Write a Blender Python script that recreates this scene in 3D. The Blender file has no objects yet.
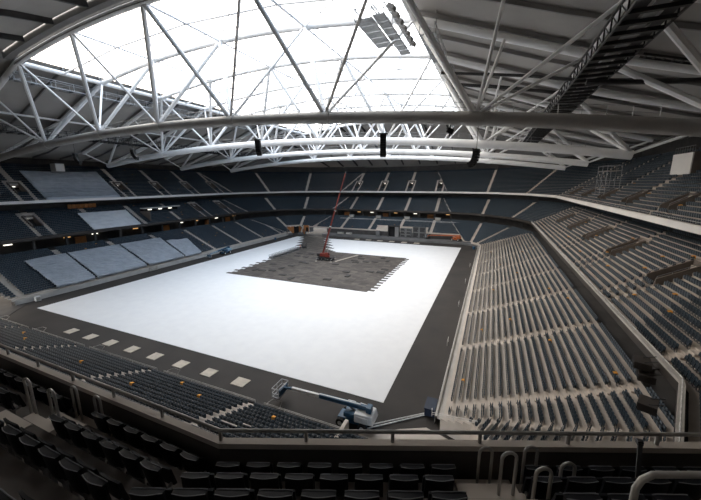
import bpy, math, random
import numpy as np
from mathutils import Vector, Matrix
random.seed(7)
rng = np.random.default_rng(7)
S = bpy.context.scene
COL = S.collection
PI = math.pi
rad = math.radians

# ------------------------------------------------------------------ materials
def mat(name, c, rough=.7, metal=0., c2=None, scale=1.5, amount=.35, bump=0., island=0., spec=.4, detail=6):
    m = bpy.data.materials.new(name); m.use_nodes = True
    nt = m.node_tree; N = nt.nodes; L = nt.links
    b = N['Principled BSDF']
    b.inputs['Roughness'].default_value = rough
    b.inputs['Metallic'].default_value = metal
    b.inputs['Specular IOR Level'].default_value = spec
    tc = N.new('ShaderNodeTexCoord'); nz = N.new('ShaderNodeTexNoise')
    nz.inputs['Scale'].default_value = scale; nz.inputs['Detail'].default_value = detail
    L.new(tc.outputs['Object'], nz.inputs['Vector'])
    mx = N.new('ShaderNodeMix'); mx.data_type = 'RGBA'
    if c2 is None: c2 = tuple(v * (1 - amount) for v in c)
    mx.inputs['A'].default_value = (*c, 1); mx.inputs['B'].default_value = (*c2, 1)
    cr = N.new('ShaderNodeMapRange'); cr.inputs['From Min'].default_value = .35; cr.inputs['From Max'].default_value = .7
    L.new(nz.outputs['Fac'], cr.inputs['Value']); L.new(cr.outputs['Result'], mx.inputs['Factor'])
    out = mx.outputs['Result']
    if island:
        g = N.new('ShaderNodeNewGeometry'); mr = N.new('ShaderNodeMapRange')
        mr.inputs['To Min'].default_value = 1 - island; mr.inputs['To Max'].default_value = 1 + island
        L.new(g.outputs['Random Per Island'], mr.inputs['Value'])
        mu = N.new('ShaderNodeVectorMath'); mu.operation = 'SCALE'
        L.new(out, mu.inputs[0]); L.new(mr.outputs['Result'], mu.inputs['Scale']); out = mu.outputs['Vector']
    L.new(out, b.inputs['Base Color'])
    if bump:
        bp = N.new('ShaderNodeBump'); bp.inputs['Strength'].default_value = bump; bp.inputs['Distance'].default_value = .05
        L.new(nz.outputs['Fac'], bp.inputs['Height']); L.new(bp.outputs['Normal'], b.inputs['Normal'])
    return m

def glow(name, c, s):
    m = bpy.data.materials.new(name); m.use_nodes = True
    b = m.node_tree.nodes['Principled BSDF']
    b.inputs['Base Color'].default_value = (*c, 1)
    b.inputs['Emission Color'].default_value = (*c, 1); b.inputs['Emission Strength'].default_value = s
    return m

M = dict(
    asphalt=mat('asphalt', (.052, .045, .040), .85, c2=(.032, .029, .027), scale=.12, bump=.15, detail=10),
    sheet=mat('white_geotextile', (.80, .80, .80), .8, c2=(.765, .765, .77), scale=.5, detail=9, bump=.05),
    deck=mat('deck_panels', (.092, .078, .067), .7, c2=(.06, .052, .046), scale=.6, island=.35),
    concrete=mat('terrace_concrete', (.58, .515, .45), .8, c2=(.49, .435, .38), scale=.5, bump=.05),
    concrete_lt=mat('pale_concrete', (.52, .49, .45), .8, c2=(.42, .40, .37), scale=.6),
    near_shaded_concrete=mat('near_terrace_shaded', (.11, .095, .085), .8, c2=(.085, .072, .064), scale=.8),  # terrace concrete darkened, the foreground shade is put into its colour
    cover_white=mat('white_plastic_cover', (.70, .72, .74), .4, c2=(.6, .62, .65), scale=.5, bump=.3),
    platform=mat('platform_concrete', (.15, .15, .15), .8, c2=(.11, .11, .11), scale=.4),
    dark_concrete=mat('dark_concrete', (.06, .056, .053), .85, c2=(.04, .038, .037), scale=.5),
    fascia_white=mat('white_fascia', (.78, .75, .71), .6, c2=(.68, .655, .62), scale=.2),
    fascia_dark=mat('dark_fascia', (.05, .042, .037), .6, c2=(.035, .03, .028), scale=.4),
    black=mat('black_void', (.012, .012, .013), .9),
    seat=mat('seat_plastic', (.032, .048, .064), .45, c2=(.027, .041, .055), scale=.3, island=.14),
    seat_pan=mat('seat_pan_plastic', (.028, .043, .058), .45, island=.1),
    seat_near_shaded=mat('seat_plastic_shaded', (.010, .011, .015), .5, c2=(.007, .008, .011), scale=4., spec=.2),  # darker copy of the seat plastic with the near stand's shade painted in
    edge_highlight=mat('seat_edge_highlight', (.22, .225, .24), .4),  # pale tone painting the light caught along seat edges
    bracket=mat('seat_bracket', (.25, .25, .25), .5, .6),
    steel_white=mat('white_painted_steel', (.82, .82, .82), .45, c2=(.74, .75, .76), scale=.4),
    steel_grey=mat('grey_painted_steel', (.22, .215, .21), .45, c2=(.18, .176, .172), scale=.4),
    chord=mat('nearest_grey_chord', (.36, .35, .335), .45, c2=(.30, .292, .28), scale=.4),  # lower chord of the nearest truss, darker grey than the other three
    steel_dark=mat('dark_steel', (.05, .05, .052), .5, .3, scale=1.),
    galv=mat('galvanised_steel', (.42, .43, .44), .4, .7, scale=3.),
    rail=mat('brushed_rail', (.46, .44, .41), .4, .35, scale=3.),
    white_rail=mat('white_rail_paint', (.75, .73, .70), .45, scale=3.),
    roofpanel=mat('roof_underside', (.40, .385, .365), .8, c2=(.32, .31, .295), scale=.12),
    brown=mat('brown_wall_panel', (.16, .13, .11), .7, c2=(.12, .10, .085), scale=1.),
    wood=mat('orange_plywood', (.42, .17, .05), .6, c2=(.32, .12, .035), scale=1.5),
    cover=mat('plastic_cover', (.46, .49, .53), .4, c2=(.36, .39, .43), scale=.5, bump=.3),
    tag=mat('orange_tag', (.85, .38, .05), .6),
    red=mat('red_paint', (.20, .032, .02), .45, c2=(.15, .026, .018), scale=1.),
    blue=mat('blue_paint', (.025, .09, .16), .4, c2=(.02, .07, .13), scale=1.),
    blue_lt=mat('light_blue_paint', (.30, .45, .56), .45),
    white=mat('white_paint', (.72, .72, .70), .45, c2=(.6, .6, .585), scale=2.),
    orange=mat('orange_paint', (.50, .13, .04), .5),
    rubber=mat('black_rubber', (.02, .02, .02), .8),
    pad=mat('pale_pad', (.58, .51, .42), .8, c2=(.44, .39, .32), scale=1.2),
    cream=mat('cream_board', (.45, .42, .37), .6),
    navy=mat('navy_panel', (.012, .022, .05), .5),
    skin=mat('skin', (.5, .32, .24), .6), hivis=mat('hivis_orange', (.75, .18, .05), .7), trouser=mat('dark_trousers', (.03, .035, .05), .8),
    lamp=glow('lamp_glow', (1, .93, .8), 2.), lampwarm=glow('warm_lamp_glow', (1, .55, .2), .8),
)
def ripple(m, scale, dist):      # folds of a sheet hanging over seat rows
    nt = m.node_tree; N = nt.nodes; L = nt.links; b = N['Principled BSDF']
    tc = N.new('ShaderNodeTexCoord'); wv = N.new('ShaderNodeTexWave'); wv.bands_direction = 'X'; wv.inputs['Scale'].default_value = scale
    wv.inputs['Distortion'].default_value = 1.5; wv.inputs['Detail'].default_value = 3; wv.inputs['Detail Scale'].default_value = .6
    bp = N.new('ShaderNodeBump'); bp.inputs['Strength'].default_value = 1.; bp.inputs['Distance'].default_value = dist
    L.new(tc.outputs['Object'], wv.inputs['Vector']); L.new(wv.outputs['Fac'], bp.inputs['Height'])
    old = b.inputs['Normal'].links
    if old: L.new(old[0].from_socket, bp.inputs['Normal'])
    L.new(bp.outputs['Normal'], b.inputs['Normal'])
ripple(M['cover'], .37, .35); ripple(M['cover_white'], .2, .15)
# daylight membrane of the roof: partly clear, partly translucent
mm = bpy.data.materials.new('roof_membrane'); mm.use_nodes = True
nt = mm.node_tree; nt.nodes.clear()
o_ = nt.nodes.new('ShaderNodeOutputMaterial'); a_ = nt.nodes.new('ShaderNodeBsdfTransparent'); t_ = nt.nodes.new('ShaderNodeBsdfTranslucent'); x_ = nt.nodes.new('ShaderNodeMixShader')
nz_ = nt.nodes.new('ShaderNodeTexNoise'); nz_.inputs['Scale'].default_value = .08
rm_ = nt.nodes.new('ShaderNodeMapRange'); rm_.inputs['To Min'].default_value = .15; rm_.inputs['To Max'].default_value = .35
a_.inputs[0].default_value = (.95, .96, .97, 1); t_.inputs[0].default_value = (.92, .93, .94, 1)
nt.links.new(nz_.outputs['Fac'], rm_.inputs['Value']); nt.links.new(rm_.outputs['Result'], x_.inputs[0])
nt.links.new(a_.outputs[0], x_.inputs[1]); nt.links.new(t_.outputs[0], x_.inputs[2]); nt.links.new(x_.outputs[0], o_.inputs[0])
M['membrane'] = mm

# ------------------------------------------------------------------ mesh building
class MB:
    def __init__(s): s.v = []; s.f = []
    def quad(s, a, b, c, d):
        n = len(s.v); s.v += [tuple(a), tuple(b), tuple(c), tuple(d)]; s.f.append((n, n+1, n+2, n+3)); return s
    def hexa(s, p):   # 8 corners: bottom ring 0-3, top ring 4-7
        n = len(s.v); s.v += [tuple(q) for q in p]
        for f in ((3,2,1,0),(4,5,6,7),(0,1,5,4),(1,2,6,5),(2,3,7,6),(3,0,4,7)): s.f.append(tuple(n+i for i in f))
        return s
    def box(s, x0, x1, y0, y1, z0, z1):
        return s.hexa([(x0,y0,z0),(x1,y0,z0),(x1,y1,z0),(x0,y1,z0),(x0,y0,z1),(x1,y0,z1),(x1,y1,z1),(x0,y1,z1)])
    def cbox(s, c, sx, sy, sz, rz=0, ry=0):
        R = Matrix.Rotation(rz, 3, 'Z') @ Matrix.Rotation(ry, 3, 'Y'); c = Vector(c)
        P = [c + R @ Vector((a*sx/2, b*sy/2, d*sz/2)) for d in (-1, 1) for a, b in ((-1,-1),(1,-1),(1,1),(-1,1))]
        return s.hexa(P)
    def bar(s, a, b, w, h, up=(0,0,1)):
        a = Vector(a); b = Vector(b); d = (b-a).normalized(); u = Vector(up)
        r = d.cross(u)
        if r.length < 1e-4: r = Vector((1,0,0))
        r.normalize(); u = r.cross(d); r *= w/2; u *= h/2
        return s.hexa([a-r-u, a+r-u, b+r-u, b-r-u, a-r+u, a+r+u, b+r+u, b-r+u])
    def tube(s, pts, r, n=8, r2=None, cap=True):
        pts = [Vector(p) for p in pts]; base = len(s.v); k = len(pts); prev = None
        for i, p in enumerate(pts):
            d = (pts[min(i+1, k-1)] - pts[max(i-1, 0)]).normalized()
            if prev is None:
                u = d.cross(Vector((0,0,1)))
                if u.length < 1e-3: u = d.cross(Vector((1,0,0)))
            else: u = prev - d * prev.dot(d)
            u.normalize(); prev = u; w = d.cross(u)
            rr = r if r2 is None else r + (r2-r) * i/(k-1)
            for j in range(n):
                a = 2*PI*j/n; s.v.append(tuple(p + (u*math.cos(a) + w*math.sin(a))*rr))
        for i in range(k-1):
            for j in range(n):
                a = base+i*n+j; b = base+i*n+(j+1) % n; s.f.append((a, b, b+n, a+n))
        if cap:
            s.f.append(tuple(base+j for j in reversed(range(n)))); s.f.append(tuple(base+(k-1)*n+j for j in range(n)))
        return s
    def prism(s, poly, z0, z1):
        n = len(s.v); k = len(poly)
        s.v += [(x, y, z0) for x, y in poly] + [(x, y, z1) for x, y in poly]
        s.f.append(tuple(n+i for i in reversed(range(k)))); s.f.append(tuple(n+k+i for i in range(k)))
        for i in range(k): j = (i+1) % k; s.f.append((n+i, n+j, n+k+j, n+k+i))
        return s
    def build(s, name, m, parent=None, smooth=False, bevel=0):
        me = bpy.data.meshes.new(name); me.from_pydata(s.v, [], s.f); me.materials.append(M[m] if isinstance(m, str) else m); me.update()
        o = bpy.data.objects.new(name, me); COL.objects.link(o)
        if parent: o.parent = parent
        if smooth:
            me.polygons.foreach_set('use_smooth', [True]*len(me.polygons)); me.set_sharp_from_angle(angle=rad(40))
        if bevel:
            b = o.modifiers.new('bevel', 'BEVEL'); b.width = bevel; b.segments = 2; b.limit_method = 'ANGLE'
        return o

def tag(o, label=None, cat=None, group=None, kind=None):
    if label: o['label'] = label
    if cat: o['category'] = cat
    if group: o['group'] = group
    if kind: o['kind'] = kind
    return o
def thing(name, label, cat, loc=(0,0,0), rz=0, group=None):
    o = bpy.data.objects.new(name, None); COL.objects.link(o); o.empty_display_size = .2
    o.location = loc; o.rotation_euler = (0, 0, rz)
    return tag(o, label, cat, group)
def copy_tree(o, parent=None):
    c = o.copy(); COL.objects.link(c)
    if parent: c.parent = parent
    for ch in list(o.children): copy_tree(ch, c)
    return c
def struct(o, label=None, cat=None): return tag(o, label, cat, kind='structure')
ORD = ['first','second','third','fourth','fifth','sixth','seventh','eighth','ninth','tenth','eleventh','twelfth','thirteenth','fourteenth','fifteenth','sixteenth','seventeenth','eighteenth','nineteenth','twentieth']
def ordn(i):
    if i < 20: return ORD[i]
    tens = {2:'twenty',3:'thirty',4:'forty',5:'fifty',6:'sixty',7:'seventy',8:'eighty',9:'ninety'}
    tns = {2:'twentieth',3:'thirtieth',4:'fortieth',5:'fiftieth',6:'sixtieth',7:'seventieth',8:'eightieth',9:'ninetieth'}
    n = i+1
    if n < 100: return tns[n//10] if n % 10 == 0 else tens[n//10] + '-' + ORD[n % 10 - 1]
    return 'hundred-and-' + ordn(i-100)

# ------------------------------------------------------------------ camera
CP = Vector((10.912, -35.198, 27.714)); YAW, PITCH, ROLL, FPX = .412022, -.204848, -.005740, 322.686
fw = Vector((-math.sin(YAW)*math.cos(PITCH), math.cos(YAW)*math.cos(PITCH), math.sin(PITCH)))
r0_ = Vector((math.cos(YAW), math.sin(YAW), 0)); u0_ = r0_.cross(fw)
rt = r0_*math.cos(ROLL) + u0_*math.sin(ROLL); up = rt.cross(fw)
cam = bpy.data.cameras.new('camera'); co = bpy.data.objects.new('camera', cam); COL.objects.link(co)
co.matrix_world = Matrix(((rt.x, up.x, -fw.x, CP.x), (rt.y, up.y, -fw.y, CP.y), (rt.z, up.z, -fw.z, CP.z), (0,0,0,1)))
cam.sensor_width = 36; cam.lens = FPX/701*36; cam.clip_start = .05; cam.clip_end = 1000
S.camera = co
def project(p):
    d = Vector(p) - CP; w = d.dot(fw)
    return (350.5 + FPX*d.dot(rt)/w, 250 - FPX*d.dot(up)/w, w)

# ------------------------------------------------------------------ bowl plan
XR, XL, YN, YF = 6.63, -89.63, -7.2, 116.31
def ring(d):
    """16-gon of the seating bowl at distance d behind the front rail; edge 0 right straight, 1-3 far right corner, 4 far, 5-7, 8 left, 9-11, 12 near, 13-15."""
    P = []
    for (cx, cy, sx, sy, a0, far) in ((XR, YF, 1, 1, 0, 1), (XL, YF, -1, 1, 90, 1), (XL, YN, -1, -1, 180, 0), (XR, YN, 1, -1, 270, 0)):
        R = (7.5 + 1.85*d) if far else (7.5 + .93*d)
        ox = cx + sx*d - sx*R; oy = cy + sy*d - sy*R
        for k in range(4):
            a = rad(a0 + 11.25 + 22.5*k); P.append(Vector((ox + R/math.cos(rad(11.25))*math.cos(a), oy + R/math.cos(rad(11.25))*math.sin(a))))
    return P     # P[0..3] far right, P[4..7] far left, P[8..11] near left, P[12..15] near right
def edge(d, e):
    P = ring(d); return P[(e-1) % 16], P[e % 16]
STRAIGHT = {0: 1, 4: 0, 8: 1, 12: 0}   # axis along the edge
AISLE = {0: [.5 + 15*k for k in range(8)], 8: [.5 + 15*k for k in range(8)], 4: [-79.5 + 16*k for k in range(5)], 12: [-67.7, -49.7, -31.7, -13.7]}

LOW = [(1.0 + .85*i, 1.4 + .36*i) for i in range(21)]        # (front of tread, z)
MID = [(18.6 + .8*i, 12.5 + .46*i) for i in range(16)]
UPP = [(25.0 + .8*i, 22.6 + .55*i) for i in range(21)]
NEAR = [(24.28 + .73*i, 22.5 + .575*i) for i in range(9)]
PIT = {'low': .85, 'mid': .8, 'upp': .8, 'near': .72}
RISE = {'low': .36, 'mid': .46, 'upp': .55, 'near': .575}
PORT_ = {'mid': (23.8, 28.6), 'upp': (28.6, 33.2)}
def PORT(tier, e): return {('mid', 0): (23.5, 27.6), ('upp', 0): (26.5, 29.2)}.get((tier, e), PORT_[tier])
AIS2 = {('mid', 0): [-1.0 + 17.0*k for k in range(7)], ('upp', 0): [8.6 + 15.6*k for k in range(6)]}
def aisles(tier, e): return AIS2.get((tier, e), AISLE[e])
PORTAT = {('mid', 0): [-1.0 + 17.0*k for k in range(1, 7)], ('upp', 0): [8.6 + 15.6*k for k in range(1, 6)],
          ('mid', 8): [15.5, 75.5, 90.5], ('upp', 8): [15.5, 45.5, 60.5, 75.5, 90.5], ('upp', 4): [-79.5 + 16*k for k in range(5)]}
def surf(tier, d):
    rows = {'low': LOW, 'mid': MID, 'upp': UPP, 'near': NEAR}[tier]
    i = min(max(int((d - rows[0][0]) / PIT[tier]), 0), len(rows)-1); return rows[i][1]

def strip(mb, d0, z0, d1, z1, e, cuts=()):
    a0, b0 = edge(d0, e); a1, b1 = edge(d1, e)
    def P(v, z): return (v.x, v.y, z)
    if not cuts: mb.quad(P(a0, z0), P(b0, z0), P(b1, z1), P(a1, z1)); return
    ax = STRAIGHT[e]; lo, hi = min(a0[ax], b0[ax]), max(a0[ax], b0[ax])
    seg = []; x = lo
    for c in sorted(cuts):
        seg.append((x, c-1.25)); x = c+1.25
    seg.append((x, hi))
    def at(a, b, t, z):
        k = (t - a[ax])/(b[ax]-a[ax]); v = a + (b-a)*k; return (v.x, v.y, z)
    for s0, s1 in seg:
        if a0[ax] > b0[ax]: s0, s1 = s1, s0
        q0 = at(a0, b0, s0, z0); q1 = at(a0, b0, s1, z0)
        mb.quad(q0, q1, at(a1, b1, s1, z1), at(a1, b1, s0, z1))

def tier_mesh(tier, rows, edges, first=0, back=None):
    mb = MB(); p = PIT[tier]; r = RISE[tier]
    for e in edges:
        f = first(e) if callable(first) else first
        cuts_all = PORTAT.get((tier, e), [])
        for i in range(f, len(rows)):
            d, z = rows[i]
            cuts = cuts_all if cuts_all and PORT(tier, e)[0] < d+p/2 < PORT(tier, e)[1] else ()
            zb = z - r if i > f else (z - r if i > 0 else z - (1.4 if tier == 'low' else .2))
            strip(mb, d, zb, d, z, e, cuts); strip(mb, d, z, d+p, z, e, cuts)
            if e in AISLE and i+1 < len(rows) and not cuts:       # half steps in the aisles
                a, b = edge(d, e); ax = STRAIGHT[e]
                for s in aisles(tier, e):
                    if tier == 'low' and e == 0 and s > 108: continue
                    offs = (0,)
                    if cuts_all and d < PORT(tier, e)[0] and min(abs(s-c) for c in cuts_all) < .1: offs = (-1.7, 1.7)
                    for of in offs:
                        q = s+of; A0 = d+p-.4; A1 = d+p
                        if e == 0: mb.box(XR+A0, XR+A1, q-.45, q+.45, z-.05, z+r/2)
                        elif e == 8: mb.box(XL-A1, XL-A0, q-.45, q+.45, z-.05, z+r/2)
                        elif e == 4: mb.box(q-.55, q+.55, YF+A0, YF+A1, z-.05, z+r/2)
                        else: mb.box(q-.55, q+.55, YN-A1, YN-A0, z-.05, z+r/2)
    return mb

# ------------------------------------------------------------------ setting: floor, terraces, slabs, walls
struct(MB().box(-150, 70, -60, 180, -.4, 0).build('floor', 'asphalt'))
LOWE = [0, 1, 2, 3, 4, 5, 6, 7, 8, 12, 15]
def lowfirst(e): return {4: 6, 6: 8, 3: 1, 5: 6}.get(e, 0)
mb = tier_mesh('low', LOW, [e for e in LOWE if e != 15], lowfirst)
# rows of the near right corner, cut by the tunnel wall
def cutpt(a, b):
    for k in range(0, 101):
        q = a + (b-a)*(k/100)
        lim = -1.7 - .36*(q.x-6.4) if q.x < 11.0 else -3.4 - 3.0*(q.x-11.0)
        if q.y < lim: return q
    return b
for i, (d, z) in enumerate(LOW):
    b0, a0 = edge(d, 15); b1, a1 = edge(d+.85, 15)
    b0 = cutpt(a0, b0); b1 = cutpt(a1, b1); q0 = cutpt(a0, edge(d, 15)[0])
    mb.quad((b0.x, b0.y, z - (.36 if i else 1.4)), (a0.x, a0.y, z - (.36 if i else 1.4)), (a0.x, a0.y, z), (b0.x, b0.y, z))
    mb.quad((b0.x, b0.y, z), (a0.x, a0.y, z), (a1.x, a1.y, z), (b1.x, b1.y, z))
    mb.quad((b0.x, b0.y, -.2), (b1.x, b1.y, -.2), (b1.x, b1.y, z+.25), (b0.x, b0.y, z+.25))     # tunnel side wall
struct(mb.build('seating_terrace', 'concrete'), 'stepped concrete terrace of the lowest seating tier', 'seating terrace')
struct(tier_mesh('mid', MID, [0,1,2,3,4,5,6,7,8,12,13,14,15]).build('seating_terrace', 'concrete'), 'stepped concrete terrace of the middle seating tier', 'seating terrace')
struct(tier_mesh('upp', UPP, [0,1,2,3,4,5,6,7,8,15]).build('seating_terrace', 'concrete'), 'stepped concrete terrace of the top seating tier', 'seating terrace')
struct(tier_mesh('near', NEAR, [12, 13, 14]).build('seating_terrace', 'near_shaded_concrete'), 'dark stepped terrace of the stand in front of the camera', 'seating terrace')

def ringwall(name, m, prof, edges, label=None, cat=None):
    mb = MB()
    for e in edges:
        for (d0, z0), (d1, z1) in zip(prof, prof[1:]): strip(mb, d0, z0, d1, z1, e)
    return struct(mb.build(name, m), label, cat)
ALLM = [0,1,2,3,4,5,6,7,8,14,15]
ringwall('balcony_front', 'fascia_dark', [(18.4, 12.2), (18.0, 12.3), (18.0, 13.0)], ALLM + [12, 13], 'dark brown front of the middle tier balcony', 'balcony front')
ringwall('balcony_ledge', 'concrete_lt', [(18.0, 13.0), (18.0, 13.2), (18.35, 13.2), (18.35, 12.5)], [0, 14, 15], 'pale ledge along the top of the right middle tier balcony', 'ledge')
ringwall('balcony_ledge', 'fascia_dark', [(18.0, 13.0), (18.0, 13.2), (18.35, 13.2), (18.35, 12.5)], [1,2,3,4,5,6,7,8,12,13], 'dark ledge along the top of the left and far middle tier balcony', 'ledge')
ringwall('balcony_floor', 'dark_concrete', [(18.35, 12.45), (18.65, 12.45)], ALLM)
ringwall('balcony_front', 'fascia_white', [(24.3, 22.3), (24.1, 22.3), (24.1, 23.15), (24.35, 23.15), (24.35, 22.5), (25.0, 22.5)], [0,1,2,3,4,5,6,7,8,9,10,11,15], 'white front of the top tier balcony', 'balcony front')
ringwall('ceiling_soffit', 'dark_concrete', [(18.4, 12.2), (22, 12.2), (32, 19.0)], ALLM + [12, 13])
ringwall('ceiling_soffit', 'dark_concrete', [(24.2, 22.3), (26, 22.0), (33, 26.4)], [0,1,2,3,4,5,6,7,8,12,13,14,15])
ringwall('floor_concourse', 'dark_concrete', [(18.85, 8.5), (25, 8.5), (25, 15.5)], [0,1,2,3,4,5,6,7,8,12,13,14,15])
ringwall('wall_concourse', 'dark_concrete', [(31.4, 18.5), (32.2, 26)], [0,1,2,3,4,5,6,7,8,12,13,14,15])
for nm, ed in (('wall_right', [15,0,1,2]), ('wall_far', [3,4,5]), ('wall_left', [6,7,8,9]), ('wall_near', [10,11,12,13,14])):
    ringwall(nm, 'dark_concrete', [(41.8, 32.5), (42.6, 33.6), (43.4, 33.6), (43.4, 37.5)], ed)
# low walls in front of the first row
ringwall('wall_front', 'concrete_lt', [(0, 0), (0, 1.15), (.25, 1.15), (.25, .9), (1.0, .9)], [0, 8])
ringwall('wall_front', 'dark_concrete', [(0, 0), (0, .9), (.25, .9), (.25, .6), (1.0, .6)], [12])
ringwall('wall_front', 'platform', [(0, 0), (0, .9), (.3, .9), (1.9, 1.0)], [1, 2, 3, 7])
ringwall('wall_front', 'platform', [(0, 0), (0, .9), (6.0, 1.0), (6.0, 3.4)], [5])
# near parapet in front of the camera
PN = ringwall('parapet_wall', 'fascia_dark', [(24.4, 21.0), (24.4, 23.2)], [12, 13, 14], 'dark parapet wall closing the near stand', 'parapet')
ringwall('parapet_wall', 'near_shaded_concrete', [(24.52, 23.2), (24.52, 22.0)], [12, 13, 14])
ringwall('parapet_ledge', 'concrete', [(24.39, 23.2), (24.39, 23.3), (24.53, 23.3), (24.53, 23.2)], [12, 13, 14], 'pale concrete ledge on the near parapet', 'ledge')
# ramp of the near right tunnel
struct(MB().prism([(-.6, -7.4), (-.9, -6.2), (3.2, -3.6), (5.9, -2.2), (12, -4.2), (14, -12), (-.6, -14)], 0, .06).build('floor_ramp', 'concrete'), 'pale concrete floor of the corner tunnel', 'ramp')
struct(MB().box(-2.0, -1.6, -22, -7.3, 0, 2.5).build('wall_tunnel', 'concrete'))
# left corner ramp
struct(MB().prism([(-82.6, -7.4), (-82.2, -5.6), (-89.4, 1.0), (-98, -4), (-92, -14)], 0, .05).build('floor_ramp', 'dark_concrete'), 'dark ramp in the far corner of the near stand', 'ramp')

# ------------------------------------------------------------------ roof
XC = -38.5
TOPX = [-115.5, -94.5, -75.5, -57, -38.5, -20, -1.5, 20.5, 43]
def zr(x):
    u = abs(x - XC)
    if u <= 37: return 54 - .0022*u*u
    pts = [(37, 50.99), (58, 43.4), (80, 37.0), (100, 34.5)]
    for (a, za), (b, zb) in zip(pts, pts[1:]):
        if u <= b: return za + (zb-za)*(u-a)/(b-a)
    return 34.5
def zb(x): return 37.4 + .85 - .0009*(x + 41.5)**2 - .013*(x + 41.5)
def gy(y):
    if y < 0: t = -y/51
    elif y > 108: t = (y-108)/52
    else: return 1.
    return max(0, 1 - t**1.25)
def zc(x, y): return 37.0 + (zr(x) + 1.3 - 37.0)*gy(y) if zr(x) > 36 else zr(x)+1.3
xs = [-134 + 3.9*i for i in range(15)] + [-75.5, -66, -57, -48, -38.5, -29, -20, -11, -1.5] + [-1.5 + 3.75*i for i in range(1, 15)]
ys = [-50 + 5*i for i in range(10)] + [0] + [7.2*i for i in range(1, 15)] + [108] + [108 + 5.2*i for i in range(1, 11)]
mb = MB(); sk = MB()
for i in range(len(xs)-1):
    for j in range(len(ys)-1):
        x0, x1, y0, y1 = xs[i], xs[i+1], ys[j], ys[j+1]
        inside = -75.6 < (x0+x1)/2 < -1.4 and 0 < (y0+y1)/2 < 108
        t = sk if inside else mb
        k = .6 if inside else 0
        t.quad((x0,y0,zc(x0,y0)+k), (x1,y0,zc(x1,y0)+k), (x1,y1,zc(x1,y1)+k), (x0,y1,zc(x0,y1)+k))
struct(mb.build('ceiling', 'roofpanel', smooth=True), 'grey roof underside around the daylight opening', 'ceiling')
struct(sk.build('ceiling_skylight', 'membrane', smooth=True), 'bright translucent daylight roof over the white floor', 'skylight')

# thin purlins under the daylight membrane, one over each chord and between
PUR = 'thin white purlin crossing the bright daylight roof'
for k in range(15):
    y = 2 + 7.5*k
    big = k % 2 == 0
    t = MB().tube([(x, y, zr(x) + 1.75) for x in np.linspace(-75.5, -1.5, 13)], .11 if big else .07, 6).build('roof_purlin', 'steel_white', smooth=True)
    tag(t, PUR, 'purlin', 'purlins under the daylight roof')
# rafters under the grey roof, along x, left and right of the daylight roof
for side, (x0, x1), word in ((1, (-1.5, 49), 'right'), (-1, (-75.5, -130), 'left')):
    for k in range(18):
        y = -5.5 + 7.5*k
        if y > 128: break
        m_ = MB()
        pts = [(x, y, zc(x, y) - .35) for x in np.linspace(x0, x1, 12)]
        for a, b in zip(pts, pts[1:]): m_.bar(a, b, .28, .5)
        tag(m_.build('roof_rafter', 'steel_grey'), f'grey rafter under the grey roof above the {word} stand', 'rafter', f'rafters above the {word} stand')
for y0, y1, word in ((0, -48, 'near'), (108, 156, 'far')):
    for k in range(11):
        x = -87 + 9.7*k; m_ = MB()
        pts = [(x, y, zc(x, y) - .4) for y in np.linspace(y0, y1, 9)]
        for a, b in zip(pts, pts[1:]): m_.bar(a, b, .5, .9)
        tag(m_.build('roof_rafter', 'steel_dark'), f'dark rafter under the grey roof above the {word} stand', 'rafter', f'rafters above the {word} stand')

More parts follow.
